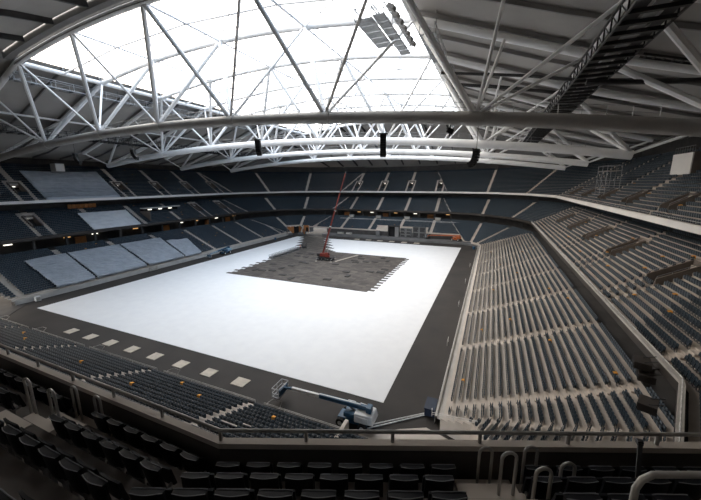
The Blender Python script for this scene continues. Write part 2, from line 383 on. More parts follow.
BOT = [-87.5, -66.5, -48.2, -30.4, -12.6, 8.2]
ENDL, ENDR = -116., 33.
TN = ['nearest', 'second nearest', 'third nearest', 'farthest']
def make_truss(k):
    y0 = 9.5 + 30*k
    t = thing('roof_truss', f'white tubular arched roof truss, {TN[k]} of the four', 'roof truss', (-41.5, y0, 33), group='arched roof trusses')
    off = Vector((-41.5, y0, 33))
    def P(x, y, z): return Vector((x, y, z)) - off
    MB().tube([P(x, y0, zb(x)) for x in np.linspace(ENDL, ENDR, 33)], .82, 14).build('bottom_chord', 'chord' if k == 0 else 'steel_white', t, smooth=True)
    for dy in (-7.5, 7.5):
        xs_ = sorted(set(list(np.linspace(-75.5, -1.5, 17)) + [-115.5, -105, -94.5, -85, 9.5, 20.5, 31, 43]))
        MB().tube([P(x, y0+dy, zr(x)) for x in xs_], .52, 10).build('top_chord', 'steel_white', t, smooth=True)
    def brace(a, b, r):
        MB().tube([a, b], r, 8).build('brace', 'steel_white', t, smooth=True)
    nodes = [(ENDL, zb(ENDL))] + [(x, zb(x)) for x in BOT] + [(ENDR, zb(ENDR))]
    for i, (bx, bz) in enumerate(nodes):
        for dy in (-7.5, 7.5):
            for j in (i, i+1):
                tx = TOPX[j]
                inner = (j == i+1) if bx < -40 else (j == i)
                brace(P(bx, y0, bz+.3), P(tx, y0+dy, zr(tx)), .36 if inner else .21)
            if i == 6: brace(P(bx, y0, bz+.3), P(10.8, y0+dy, zr(10.8)), .2)
            if i == 1: brace(P(bx, y0, bz+.3), P(-88, y0+dy, zr(-88)), .2)
    for tx in TOPX[1:-1]:
        MB().tube([P(tx, y0-7.5, zr(tx)), P(tx, y0+7.5, zr(tx))], .2, 6).build('cross_strut', 'steel_white', t, smooth=True)
    for a, b in zip(TOPX[2:6], TOPX[3:7]):
        ma, mb_ = P(a, y0, zr(a)), P(b, y0, zr(b))
        MB().tube([ma, mb_], .16, 6).build('bracing_rod', 'steel_white', t, smooth=True)
        mid = (ma+mb_)/2
        for q in (P(b if k % 2 else a, y0+7.5, zr(b if k % 2 else a)), P(b, y0-7.5, zr(b))):
            MB().tube([mid, q], .1, 6).build('bracing_rod', 'steel_white', t, smooth=True)
    rl = MB(); px_ = np.linspace(-108, 26, 60)
    for x in px_: rl.tube([P(x, y0+.3, zb(x)+.7), P(x, y0+.3, zb(x)+1.9)], .035, 5)
    for dz in (1.3, 1.9): rl.tube([P(x, y0+.3, zb(x)+dz) for x in px_], .03, 5)
    rl.build('walkway_railing', 'galv', t)
    # gusset collars where the braces land on the lower chord
    for bx, bz in nodes[1:-1]:
        MB().tube([P(bx-.9, y0, zb(bx-.9)), P(bx+.9, y0, zb(bx+.9))], .9, 14).build('node_sleeve', 'chord' if k == 0 else 'steel_white', t, smooth=True)
    return t
for k in range(4): make_truss(k)
# edge beams and longitudinal struts
for x, w in ((-75.5, 'left'), (-1.5, 'right')):
    MBo = MB().tube([(x, y, zr(x)) for y in np.linspace(2, 107, 22)], .45, 10).build('roof_edge_beam', 'steel_white', smooth=True)
    tag(MBo, f'white tube edging the {w} side of the daylight roof', 'edge beam')
for x, w in ((-94.5, 'left'), (20.5, 'right')):
    tag(MB().tube([(x, y, zr(x)) for y in np.linspace(2, 107, 22)], .25, 8).build('roof_edge_beam', 'steel_white', smooth=True), f'slimmer white tube along the grey roof above the {w} stand', 'edge beam')
for y0 in (17, 47, 77):
    for x in TOPX[3:6]:
        tag(MB().tube([(x, y0, zr(x)), (x, y0+15, zr(x))], .17, 6).build('roof_strut', 'steel_white', smooth=True), 'slim white strut linking two arched roof trusses', 'strut', 'struts linking the roof trusses')
        for s in (-1, 1):
            x2 = x + s*18.5
            tag(MB().tube([(x, y0, zr(x)), (x2, y0+15, zr(x2))], .07, 5).build('roof_cable', 'steel_white', smooth=True), 'thin diagonal cable between two arched roof trusses', 'cable', 'diagonal cables under the daylight roof')
# dark gutter box beam at the near edge of the daylight roof
g_ = MB()
for a, b in zip(np.linspace(-76, -1, 20), np.linspace(-76, -1, 20)[1:]): g_.bar((a, .6, zr(a)+.9), (b, .6, zr(b)+.9), 1.0, 1.3)
tag(g_.build('roof_gutter', 'steel_grey'), 'grey gutter beam along the near edge of the daylight roof', 'gutter')
g_ = MB()
for a, b in zip(np.linspace(-76, -1, 20), np.linspace(-76, -1, 20)[1:]): g_.bar((a, 2.0, zr(a)+.2), (b, 2.0, zr(b)+.2), .9, 1.1)
tag(g_.build('roof_girder', 'steel_grey'), 'dark box girder over the nearest chord of the daylight roof', 'girder')

def gantry(x0, x1, z, ya, yb, label, m1='steel_dark', m2='galv', st=2.1):
    t = thing('lighting_gantry', label, 'gantry', ((x0+x1)/2, ya, z))
    ox, oy = (x0+x1)/2, ya
    def m(): return MB()
    for x in (x0, x1):
        for dz in (0, 1.5):
            m().bar((x-ox, 0, dz), (x-ox, yb-ya, dz), .16, .16).build('side_rail', m1, t)
    n = int((yb-ya)/st)
    for i in range(n+1):
        y = i*st
        f = m(); f.bar((x0-ox, y, 0), (x1-ox, y, 0), .35, .3)
        for x in (x0, x1): f.bar((x-ox, y, 0), (x-ox, y, 1.5), .12, .12, (0,1,0))
        if i < n:
            f.bar((x0-ox, y, 0), (x0-ox, y+st, 1.5), .07, .07)
        f.build('frame', m1, t)
    for k in range(3):
        w = (x1-x0); fl = m()
        fl.box(x0-ox+w*(.06+.31*k), x0-ox+w*(.29+.31*k), .2, n*st-.2, .16, .2)
        fl.build('walkway_grating', 'galv' if k == 1 else m1, t)
    for i in range(0, n, 6):
        m().tube([(0, i*st, 1.5), (0, i*st, max(2.5, zr(ox)-z))], .08, 6).build('hanger', 'steel_grey', t)
    return t
gantry(19.2, 22.9, 40.2, -12, 100, 'long dark lighting gantry under the roof above the right stand')
gantry(-99.5, -95.5, 40.2, -5, 100, 'long dark lighting gantry under the roof above the left stand')
gantry(-79.6, -77.9, 48.3, 2, 104, 'narrow galvanised catwalk beside the left edge tube of the daylight roof', 'galv', 'steel_grey', 3.4)
gantry(.2, 1.8, 48.6, 34, 104, 'narrow galvanised catwalk beside the right edge tube of the daylight roof', 'galv', 'steel_grey', 3.4)
# catwalk hung under the right edge of the daylight roof
t = thing('hung_catwalk', 'grey panelled maintenance catwalk hung under the right edge of the daylight roof', 'catwalk', (-4.2, 4, 47.8))
def truss_walk(x0, x1, z, ya, yb, t, n):
    for x in (x0, x1):
        f = MB()
        for dz in (0, 1.2): f.bar((x, ya, z+dz), (x, yb, z+dz), .12, .12)
        for q in range(n+1):
            y = ya + (yb-ya)*q/n; f.bar((x, y, z), (x, y, z+1.2), .08, .08, (0,1,0))
        f.build('side_frame', 'galv', t)
    for q in range(n):
        y0_ = ya + (yb-ya)*(q+.08)/n; y1_ = ya + (yb-ya)*(q+.92)/n
        MB().box(x0, x1, y0_, y1_, z-.1, z+.05).build('floor_panel', 'galv', t)
truss_walk(-2.6, -.4, 0, 3, 12.5, t, 5)
truss_walk(-.2, 1.2, .2, 3, 17.0, t, 7)
truss_walk(3.9, 6.0, .3, 11, 23.0, t, 6)
for x, y in ((-2.6, 3.4), (-.4, 12), (1.2, 16.5), (6.0, 12), (3.9, 22.5)):
    MB().tube([(x, y, .5), (x, y, 5.0)], .06, 6).build('hanger', 'steel_grey', t)
for i in range(7):
    MB().cbox((1.9, 4+1.9*i, 1.0), .9, 1.1, .5, 0, .5).build('floodlight', 'steel_grey', t)
# ladders / pipes under the right roof
tag(MB().tube([(20, 14, 39.2), (28, 14, 38.4), (47, 14, 37.0)], .28, 8).build('cable_duct', 'steel_dark', smooth=True), 'dark cable duct crossing from the gantry to the right wall', 'cable duct')
tag(MB().tube([(2, 21, 44.5), (14, 21, 42.6), (20, 18, 40.5), (40, 18, 38.2)], .22, 8).build('cable_duct', 'steel_dark', smooth=True), 'bent dark cable duct passing under the lighting gantry', 'cable duct')
tag(MB().tube([(2.2, 34, 46.1), (12, 34, 44.4), (30, 34, 40.5)], .3, 8).build('cable_duct', 'steel_dark', smooth=True), 'straight dark cable duct behind the second truss', 'cable duct')
ld = thing('roof_ladder', 'inclined maintenance ladder climbing from the gantry to the right wall', 'ladder', (24, 11, 40))
for s in (-.5, .5): MB().bar((0, s, .6), (11, s, -2.6), .1, .2).build('stringer', 'steel_dark', ld)
for i in range(14): MB().bar((.4+.78*i, -.5, .5-.23*i), (.4+.78*i, .5, .5-.23*i), .2, .08).build('rung', 'steel_dark', ld)

# line array loudspeakers hung from the nearest truss
def line_array(x, y, ztop, n, label, rz=0, curve=.9):
    t = thing('line_array', label, 'loudspeaker', (x, y, ztop), rz, 'hanging loudspeaker arrays')
    MB().bar((-.55, 0, .05), (.55, 0, .05), .5, .12).build('fly_bar', 'steel_dark', t)
    MB().tube([(0, 0, .05), (0, 0, max(1.0, zb(x)-.9-ztop))], .035, 6).build('cable', 'steel_dark', t)
    px, pz, a = 0., -.06, 0.
    for i in range(n):
        a = curve*(i/n)**1.6
        m = MB(); h = .3
        R = Matrix.Rotation(a, 3, 'X')
        c = Vector((0, px, pz)) + R @ Vector((0, 0, -h/2))
        P = [c + R @ Vector((sx*.42, sy*.32, sz*h*.48)) for sz in (-1, 1) for sx, sy in ((-1,-1),(1,-1),(1,1),(-1,1))]
        m.hexa(P); m.build('cabinet', 'rubber', t, bevel=.02)
        e = R @ Vector((0, 0, -h)); px += e.y; pz += e.z
    return t
line_array(-25.1, 9.5, 34.7, 8, 'black loudspeaker array hanging centre-left under the nearest roof truss', .3)
line_array(-3.6, 9.5, 34.3, 10, 'longest black loudspeaker array, hanging right of the crane boom', .3)
line_array(8.6, 9.5, 31.6, 7, 'curved black loudspeaker array hanging beneath the edge of the right roof', 1.2, 1.5)
line_array(-76.5, 9.5, 34.6, 8, 'curved black loudspeaker array above the covered top tier seats', -1.2, 1.4)
line_array(-56.5, 9.5, 34.6, 7, 'curved black loudspeaker array left of the second truss end', -1.2, 1.4)
fl = thing('floodlight', 'single dark floodlight hanging under the nearest truss beside the right roof', 'floodlight', (5.27, 9.5, 34.1))
MB().tube([(0,0,.3), (0,0,1.2)], .05, 6).build('hanger', 'steel_dark', fl)
MB().cbox((0,0,0), .8, .6, .6, .3, .4).build('lamp_housing', 'rubber', fl, bevel=.05)
MB().bar((-.45, 0, .3), (.45, 0, .3), .1, .06).build('yoke', 'steel_dark', fl)
# small floodlights standing on truss two
for i, x in enumerate((-2.5, 2.0)):
    f2 = thing('floodlight', ('flat' if i else 'wide flat') + ' grey floodlight on a stalk above the second truss', 'floodlight', (x, 39.5, zb(x)+.8))
    MB().tube([(0,0,0), (0,0,2.6)], .06, 6).build('stalk', 'steel_grey', f2)
    MB().cbox((0,0,2.7), 1.6-.3*i, .9, .25, .2).build('lamp_housing', 'galv', f2)

# ------------------------------------------------------------------ seats
def seat_spots(tier, rows, edges, skip=None, pitch=.5):
    out = []
    p = PIT[tier]
    for e in edges:
        for i, (d, z) in enumerate(rows):
            db = d + p - .16
            a, b = edge(db, e); t = (b-a).normalized(); n = Vector((-t.y, t.x))   # edge runs ccw, inward = left
            L = (b-a).length; ang = math.atan2(n.y, n.x)
            if e in STRAIGHT:
                ax = STRAIGHT[e]; lo, hi = min(a[ax], b[ax]) + .22, max(a[ax], b[ax]) - .22
                k0 = math.ceil(lo/pitch); cs = [k*pitch for k in range(k0, int(hi/pitch)+1)]
                cuts = PORTAT.get((tier, e), [])
                for q, s in enumerate(cs):
                    ok = True
                    for c in aisles(tier, e):
                        g = abs(s-c)
                        if any(abs(c-cc) < .1 for cc in cuts):
                            d0, d1 = PORT(tier, e)
                            if d+p/2 < d0: bad = 1.3 < g < 2.1
                            elif d+p/2 < d1+.8: bad = g < 2.1
                            else: bad = g < .8
                        else: bad = g < (.5 if e == 12 else .7)
                        if bad: ok = False; break
                    if not ok: continue
                    k = (s - a[ax])/(b[ax]-a[ax]); v = a + (b-a)*k
                    out.append((v.x, v.y, z, ang, e, i, q))
            else:
                nn = int((L - (.45 if e > 12 else 1.3))/pitch)
                for q in range(nn):
                    v = a + t*(L/2 + (q - (nn-1)/2)*pitch)
                    out.append((v.x, v.y, z, ang, e, i, q))
    if skip: out = [s for s in out if not skip(s)]
    return out
def skiplow(s):
    x, y, z, a, e, i, q = s
    if e == 4 and i < 6: return True
    if e == 6 and i < 8 or e == 5 and i < 6: return True
    if e == 15:
        lim = -1.7 - .36*(x-6.4) if x < 11.0 else -3.4 - 3.0*(x-11.0)
        return y < lim + .3
    if e == 4 and i < 11 and -44 < x < -17: return True
    return False
low = seat_spots('low', LOW, LOWE, skiplow)
midS = seat_spots('mid', MID, [0,1,2,3,4,5,6,7,8,14,15])
upp = seat_spots('upp', UPP, [0,1,2,3,4,5,6,7,8])
def near_rows():
    out = []
    for i, (d, z) in enumerate(NEAR[:4]):
        db = d + .72 - .16; pt = .5 if i == 0 else .475
        a, b = edge(db, 12)
        bend = b if b.x > a.x else a
        for q in range(60):
            x = bend.x - .38 - q*pt
            if 2.95 < x < 3.98: continue
            if x < -4: break
            out.append((x, bend.y, z, PI/2, 12, i, q))
        a, b = edge(db, 13); far = b if (b-bend).length > .5 else a
        t = (far-bend).normalized(); L = (far-bend).length; ang = math.atan2(t.x, -t.y) if False else math.atan2(t.x*1.0, -t.y*1.0)
        n = Vector((-t.y, t.x)); ang = math.atan2(n.y, n.x)
        for q in range(int(L/pt)):
            s = .34 + q*pt; v = bend + t*s
            if 4.0 < s < 4.95: continue
            if s > L-.3: break
            out.append((v.x, v.y, z, ang, 13, i, q))
    return out
nearS = near_rows()

def score(s, tier):
    x, y, z = s[:3]; u, v, w = project((x, y, z+.6))
    if w < 1 or u < -8 or u > 709 or v < 0 or v > 512: return 0
    if tier != 'near':
        lim = 345 + .383*u if u < 222 else 430 + .02*(u-222)
        if v > lim - 2: return 0
        if tier == 'mid' and s[4] in (14,) : return 0
        if tier == 'low' and s[0] > 24: return 0
        h = 1. if tier != 'low' else .95
        return h/w
    return 1e3/w
cand = []
for tier, lst in (('near', nearS), ('low', low), ('mid', midS), ('upp', upp)):
    for k, s in enumerate(lst):
        sc = score(s, tier)
        if sc > 0: cand.append((sc, tier, k))
cand.sort(reverse=True)
chosen = cand[:300]
pick = {('%s' % t_, k) for _, t_, k in chosen}

# seat prototypes: backrest, tip-up pan, bracket (local: field is +x, back at x=0, floor z=0)
def backrest_mb():
    mb = MB(); n, m = 8, 6
    def pt(i, j, side):
        v = -1 + 2*i/n; w = j/m
        zz = .40 + .44*w - .014*(abs(v)**5)*(w**2)
        xx = -.035*(1 - v*v)*1.1 - .10*w + .05*w*w
        th = .03 if side else 0
        if j == m: th = (.045 + .03*(1 - v*v)) if side else -.012
        return (xx + th, v*.215*(1 - .06*w), zz)
    base = len(mb.v)
    for side in (0, 1):
        for i in range(n+1):
            for j in range(m+1): mb.v.append(pt(i, j, side))
    W = m+1; K = (n+1)*W
    for i in range(n):
        for j in range(m):
            a = i*W+j
            mb.f.append((a, a+1, a+W+1, a+W)); mb.f.append((K+a, K+a+W, K+a+W+1, K+a+1))
        mb.f.append((i*W+m, K+i*W+m, K+(i+1)*W+m, (i+1)*W+m)); mb.f.append((i*W, (i+1)*W, K+(i+1)*W, K+i*W))
    for j in range(m):
        mb.f.append((j, K+j, K+j+1, j+1)); a = n*W+j; mb.f.append((a, a+1, K+a+1, K+a))
    return mb
def pan_mb():
    mb = MB(); n = 6; m = 5
    def pt(i, j, side):
        v = -1 + 2*i/n; w = j/m
        zz = .34 + .36*w - .02*abs(v)**4*w; xx = .13 - .05*w + .02*v*v + (.05 if side else 0)*(1 - .4*w)
        return (xx, v*.20, zz)
    for side in (0, 1):
        for i in range(n+1):
            for j in range(m+1): mb.v.append(pt(i, j, side))
    W = m+1; K = (n+1)*W
    for i in range(n):
        for j in range(m):
            a = i*W+j
            mb.f.append((a, a+1, a+W+1, a+W)); mb.f.append((K+a, K+a+W, K+a+W+1, K+a+1))
        mb.f.append((i*W+m, K+i*W+m, K+(i+1)*W+m, (i+1)*W+m)); mb.f.append((i*W, (i+1)*W, K+(i+1)*W, K+i*W))
    for j in range(m):
        mb.f.append((j, K+j, K+j+1, j+1)); a = n*W+j; mb.f.append((a, a+1, K+a+1, K+a))
    return mb
def bracket_mb():
    mb = MB()
    for s in (-.16, .16):
        mb.box(-.03, .03, s-.02, s+.02, 0, .42); mb.bar((-.02, s, .34), (.14, s, .38), .03, .05)
    mb.bar((0, -.2, .36), (0, .2, .36), .05, .05); mb.box(-.06, .08, -.18, .18, 0, .015)
    return mb
def proto(mat1, mat2):
    r = thing('folding_seat', 'x', 'seat')
    bk = backrest_mb(); b_ = bk.build('backrest', mat1, r, smooth=True)
    if mat1 == 'seat_near_shaded':
        rear = [bk.v[i*7+6] for i in range(9)]; frn = [bk.v[63+i*7+6] for i in range(9)]
        MB().tube([(p[0]-.004, p[1], p[2]+.001) for p in rear], .006, 6).tube([(p[0]+.002, p[1], p[2]+.003) for p in frn], .006, 6).build('backrest_edge_highlight', 'edge_highlight', b_, smooth=True)  # thin pale tubes imitate highlights on the backrest's top edges
    pan_mb().build('seat_pan', mat2, r, smooth=True); bracket_mb().build('bracket', 'bracket', r)
    return r
protoN = proto('seat_near_shaded', 'seat_near_shaded'); protoF = proto('seat', 'seat_pan')
used = {'n': False, 'f': False}
lists = {'near': nearS, 'low': low, 'mid': midS, 'upp': upp}
TIERW = {('low', 0): 'right lower tier', ('low', 15): 'tunnel corner lower tier', ('low', 12): 'near lower tier', ('mid', 0): 'right balcony tier', ('mid', 15): 'balcony corner tier', ('mid', 14): 'balcony corner tier', ('upp', 0): 'right top tier'}
rowq = {}
for _, tier, k in chosen:
    s = lists[tier][k]; rowq.setdefault((tier, s[4], s[5]), []).append((k, s))
count_lab = set()
for (tier, e, i), lst in sorted(rowq.items(), key=lambda q: (q[0][0], q[0][1], q[0][2])):
    if tier == 'near':
        lst.sort(key=lambda q: q[1][6])
    elif e == 0: lst.sort(key=lambda q: q[1][1])
    elif e == 12: lst.sort(key=lambda q: -q[1][0])
    else: lst.sort(key=lambda q: -q[1][1])
    for j, (k, s) in enumerate(lst):
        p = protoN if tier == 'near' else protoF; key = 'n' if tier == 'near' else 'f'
        o = p if not used[key] else copy_tree(p); used[key] = True
        o.location = (s[0], s[1], s[2]); o.rotation_euler = (0, 0, s[3])
        if tier == 'near':
            side = 'left of the parapet bend' if e == 12 else 'right of the parapet bend'
            lab = f'black seat in {ORD[i]} row behind the near parapet, {ordn(j)} seat {side}'; grp = 'black seats behind the near parapet'
        else:
            w = TIERW.get((tier, e), 'stand'); 
            start = {0: 'from the near corner', 12: 'from the tunnel end'}.get(e, 'from the bend')
            lab = f'blue-grey seat in row {ORD[i]} from front of {w}, {ordn(j)} {start}'; grp = f'seats of the {w}'
        if tier == 'near': o.scale = (.95, .93, .9)
        o['label'] = lab; o['group'] = grp

# every other seat of the bowl: one mesh
B = []
def boxv(x0, x1, y0, y1, z0, z1, lean=0):
    return [(x0,y0,z0),(x1,y0,z0),(x1,y1,z0),(x0,y1,z0),(x0-lean,y0*.92,z1),(x1-lean,y0*.92,z1),(x1-lean,y1*.92,z1),(x0-lean,y1*.92,z1)]
sv = np.array(boxv(-.02, .04, -.23, .23, .40, .84, .07) + boxv(.08, .17, -.22, .22, .36, .76, -.05))
sf0 = [(4,5,6,7),(0,1,5,4),(1,2,6,5),(2,3,7,6),(3,0,4,7)]
sf = np.array([tuple(8*b+i for i in f) for b in (0,1) for f in sf0])
rest = []
for tier in ('low', 'mid', 'upp'):
    for k, s in enumerate(lists[tier]):
        if (tier, k) not in pick: rest.append(s[:4])
rest = np.array(rest)
ca, sa = np.cos(rest[:, 3])[:, None], np.sin(rest[:, 3])[:, None]
X = sv[None, :, 0]*ca - sv[None, :, 1]*sa + rest[:, 0:1]
Y = sv[None, :, 0]*sa + sv[None, :, 1]*ca + rest[:, 1:2]
Zz = np.repeat(sv[None, :, 2], len(rest), 0) + rest[:, 2:3]
V = np.stack([X, Y, Zz], 2).reshape(-1, 3)
F = (sf[None] + (np.arange(len(rest))*16)[:, None, None]).reshape(-1, 4)
me = bpy.data.meshes.new('folding_seats')
me.vertices.add(len(V)); me.vertices.foreach_set('co', V.astype(np.float32).ravel())
me.loops.add(F.size); me.loops.foreach_set('vertex_index', F.astype(np.int32).ravel())
me.polygons.add(len(F)); me.polygons.foreach_set('loop_start', (np.arange(len(F))*4).astype(np.int32)); me.polygons.foreach_set('loop_total', np.full(len(F), 4, np.int32))
me.update(); me.validate(); me.materials.append(M['seat'])
o = bpy.data.objects.new('folding_seats', me); COL.objects.link(o)
tag(o, 'all the other dark blue folding seats filling the stands', 'seats', kind='stuff')
print('seats', len(rest), len(chosen))

# ------------------------------------------------------------------ stairway entrances in the tiers
def base_at(e, s, d):
    return {0: (XR+d, s, 0, PI), 8: (XL-d, s, 0, 0), 4: (s, YF+d, 0, -PI/2)}[e]
SIDE = {0: 'right', 8: 'left', 4: 'far'}
for (tier, e), lst in PORTAT.items():
    for j, s in enumerate(lst):
        d0, d1 = PORT(tier, e); x, y, _, rz = base_at(e, s, d0); z = surf(tier, d0+.3) - .1
        word = {'mid': 'middle', 'upp': 'top'}[tier]
        seq = {0: 'counting away from the camera', 8: 'counting away from the camera', 4: 'counting from the left'}[e]
        t = thing('stairway_entrance', f'brown walled stairway entrance in the {SIDE[e]} {word} tier, {ORD[j]} {seq}', 'stairway entrance', (x, y, z), rz, f'stairway entrances of the {SIDE[e]} {word} tier')
        D = d1-d0; H = RISE[tier]/PIT[tier]*D       # local -x goes up the stand
        for sy in (-1.25, 1.25):
            m = MB(); y0_, y1_ = sy-.12, sy+.12
            m.hexa([(.1,y0_,-.3),(-D,y0_,-.3),(-D,y1_,-.3),(.1,y1_,-.3),(.1,y0_,.8),(-D,y0_,H+.65),(-D,y1_,H+.65),(.1,y1_,.8)])
            w_ = m.build('side_wall', 'brown', t)
            h_ = MB().tube([(0, sy, 1.1), (-D, sy, H+.9)], .04, 6)
            for q in (0, .33, .66, 1): h_.tube([(-D*q, sy, .8+H*q), (-D*q, sy, 1.1+(H-.2)*q)], .03, 6)
            h_.build('handrail', 'galv', w_, smooth=True)
        MB().box(-D-.2, -D, -1.37, 1.37, 2.2, max(2.5, H+.65)).build('lintel', 'brown', t)
        MB().box(-D-.05, .1, -1.15, 1.15, -.25, -.05).build('landing', 'concrete', t)
        MB().box(-D-.9, -D-.8, -1.3, 1.3, -.2, 2.6).build('doorway', 'black', t)  # black sheet standing in for the dark concourse behind the opening
        if e != 0: MB().box(-D+.02, -D+.12, -.35, .35, 2.35, 2.6).build('lamp', 'lamp', t)

# ------------------------------------------------------------------ rails along the first rows
def railing(name, pts, label, cat, group, m='white_rail', r=.035, posts=2.5, h=.95, double=True, rz_posts=True):
    pts = [Vector(p) for p in pts]; c = pts[0]
    t = thing(name, label, cat, c, group=group)
    P = [p - c for p in pts]
    MB().tube([p + Vector((0,0,h)) for p in P], r, 8).build('top_rail', m, t, smooth=True)
    if double: MB().tube([p + Vector((0,0,h*.55)) for p in P], r*.8, 6).build('middle_rail', m, t, smooth=True)
    for k, (a, b) in enumerate(zip(P, P[1:])):
        n = max(1, int((b-a).length/posts))
        for i in range(1 if k else 0, n+1):
            q = a + (b-a)*(i/n); MB().tube([q, q + Vector((0,0,h))], r, 6).build('post', m, t, smooth=True)
    return t
al = AISLE[0]
for i in range(7):
    railing('front_railing', [(XR+.12, al[i]+.8, 1.15), (XR+.12, al[i+1]-.8, 1.15)], f'white railing along the right lower tier, {ORD[i]} stretch away from the camera', 'railing', 'front railings of the right lower tier', h=.55)
railing('tunnel_railing', [(6.3, -1.2, 1.5), (6.4, -1.9, 1.5), (11.2, -3.6, 3.2)], 'white double railing on the slanted tunnel wall below the right stand', 'railing', None, h=.5)
for i, (a, b) in enumerate([(-81, -68.4), (-67, -50.4), (-49, -32.4), (-31, -14.4), (-13, -1.2)]):
    railing('front_railing', [(a, YN-.1, .9), (b, YN-.1, .9)], f'pale railing along the near lower tier, {ORD[i]} stretch from the left corner', 'railing', 'front railings of the near lower tier', m='rail', h=.35)
    tag(MB().tube([(a+.2, YN+.1, .92), (a+.1, YN+.5, .92), (a+.3, YN+1.3, .9), (a+1.6, YN+1.3, .9), (a+1.7, YN+.6, .4)], .035, 6).build('gate_hoop', 'rail', smooth=True), f'bent pipe hoop at the left end of the {ORD[i]} near front railing', 'hoop', 'pipe hoops by the near front railings')
# loose white pipes on the track by the tunnel
tp = thing('pipe_barrier', 'pair of long white pipes lying across the dark track by the corner tunnel', 'barrier', (-.3, -5.1, .05))
for o_y in (0, .55): MB().tube([(0, o_y, .1), (6.1, 5.2+o_y*.6, .1)], .07, 6).build('pipe', 'white_rail', tp, smooth=True)
for q in (.1, .5, .9): MB().box(6.1*q-.1, 6.1*q+.1, 5.2*q-.1, 5.2*q+.6, 0, .06).build('foot', 'steel_dark', tp)
for i, (y) in enumerate((18.5, 38, 57, 76)):
    tag(MB().tube([(5.6, y, 0), (5.6, y, .95), (5.6, y+1.6, .95), (5.6, y+1.6, 0)], .04, 6).tube([(5.6, y, .5), (5.6, y+1.6, .5)], .03, 6).build('gate_hoop', 'white_rail', smooth=True), f'white gate hoop on the dark track before the right stand, {ORD[i]} away from the camera', 'hoop', 'gate hoops before the right stand')
# balcony rails on the middle tier (right) and top tier
rp = [(edge(18.15, 15)[0].x, edge(18.15, 15)[0].y, 13.2), (edge(18.15, 0)[0].x, edge(18.15, 0)[0].y, 13.2), (edge(18.15, 0)[1].x, edge(18.15, 0)[1].y, 13.2)]
railing('balcony_railing', rp, 'white pipe railing on the pale ledge of the right middle tier', 'railing', None, h=.28, posts=3, double=False, r=.045)
rp = [(edge(24.3, 0)[0].x, edge(24.3, 0)[0].y, 23.15), (edge(24.3, 0)[1].x, edge(24.3, 0)[1].y, 23.15)]
railing('balcony_railing', rp, 'thin grey pipe railing on the white front of the right top tier', 'railing', None, m='rail', h=.3, posts=3, double=False)
# near parapet rail
a, b = edge(24.45, 12); bend = b if b.x > a.x else a; c1 = edge(24.45, 13); c2 = c1[1] if (c1[1]-bend).length > .5 else c1[0]
railing('parapet_railing', [(-14, bend.y, 23.3), (bend.x, bend.y, 23.3), (c2.x, c2.y, 23.3)], 'grey pipe railing on the parapet directly in front of the camera', 'railing', None, m='rail', r=.033, h=.2, posts=1.45, double=False)

# pale steps in the aisles of the near stand
st_ = MB()
for i, (d, z) in enumerate(NEAR[:6]):
    st_.box(3.0, 3.92, YN-d-.72, YN-d-.02, z-.3, z+.02); st_.box(3.0, 3.92, YN-d-.72, YN-d-.40, z, z+.28)
    a, b = edge(d, 12); q0 = b if b.x > a.x else a; a, b = edge(d, 13); q1 = b if (b-q0).length > .5 else a; t_ = (q1-q0).normalized(); n_ = Vector((t_.y, -t_.x))
    for lo_, hi_, zt in ((.02, .72, .02), (.40, .72, .28)):
        P_ = [q0 + t_*s_ + n_*o_ for s_, o_ in ((4.02, lo_), (4.93, lo_), (4.93, hi_), (4.02, hi_))]
        st_.hexa([(p.x, p.y, z-.3) for p in P_] + [(p.x, p.y, z+zt) for p in P_])
struct(st_.build('floor_aisle_steps', 'concrete'), 'pale concrete steps in the two aisles of the near stand', 'steps')
# hoops in the aisles of the near stand
def hoop(x, y, z, h, rz, label, w=.2):
    t = thing('aisle_hoop', label, 'handrail', (x, y, z), rz, 'steel hoops in the near stand aisles')
    arc = [(w/2*math.cos(a), 0, h-w/2+w/2*math.sin(a)) for a in np.linspace(0, PI, 9)]
    MB().tube([(w/2, 0, 0)] + arc + [(-w/2, 0, 0)], .024, 8).build('tube', 'rail', t, smooth=True)
    for s in (-1, 1): MB().tube([(s*w/2, 0, 0), (s*w/2, 0, .02)], .05, 10).build('foot_plate', 'rail', t, smooth=True)
nz0, nz1 = NEAR[0][1], NEAR[1][1]
hoop(3.12, -31.98, nz0, 1.05, 0, 'steel hoop at the parapet, left of the two in the left aisle')
hoop(3.92, -31.98, nz0, 1.05, 0, 'steel hoop at the parapet, right of the two in the left aisle')
hoop(2.98, -32.6, nz1, 1.0, 0, 'steel hoop one step up, left of the two in the left aisle')
hoop(3.82, -32.6, nz1, 1.0, 0, 'steel hoop one step up, right of the two in the left aisle')
hoop(11.12, -30.35, nz0, 1.1, .39, 'steel hoop at the parapet, first of the right aisle')
hoop(11.78, -30.05, nz0, 1.1, .39, 'steel hoop at the parapet, second of the right aisle')
hoop(11.40, -30.85, nz1, .98, .39, 'steel hoop one step up, first of the right aisle')
hoop(11.80, -30.95, nz1, .98, .39, 'steel hoop one step up, second of the right aisle')
hoop(12.25, -30.2, nz0, 1.12, .39, 'steel hoop standing last before the dark post')

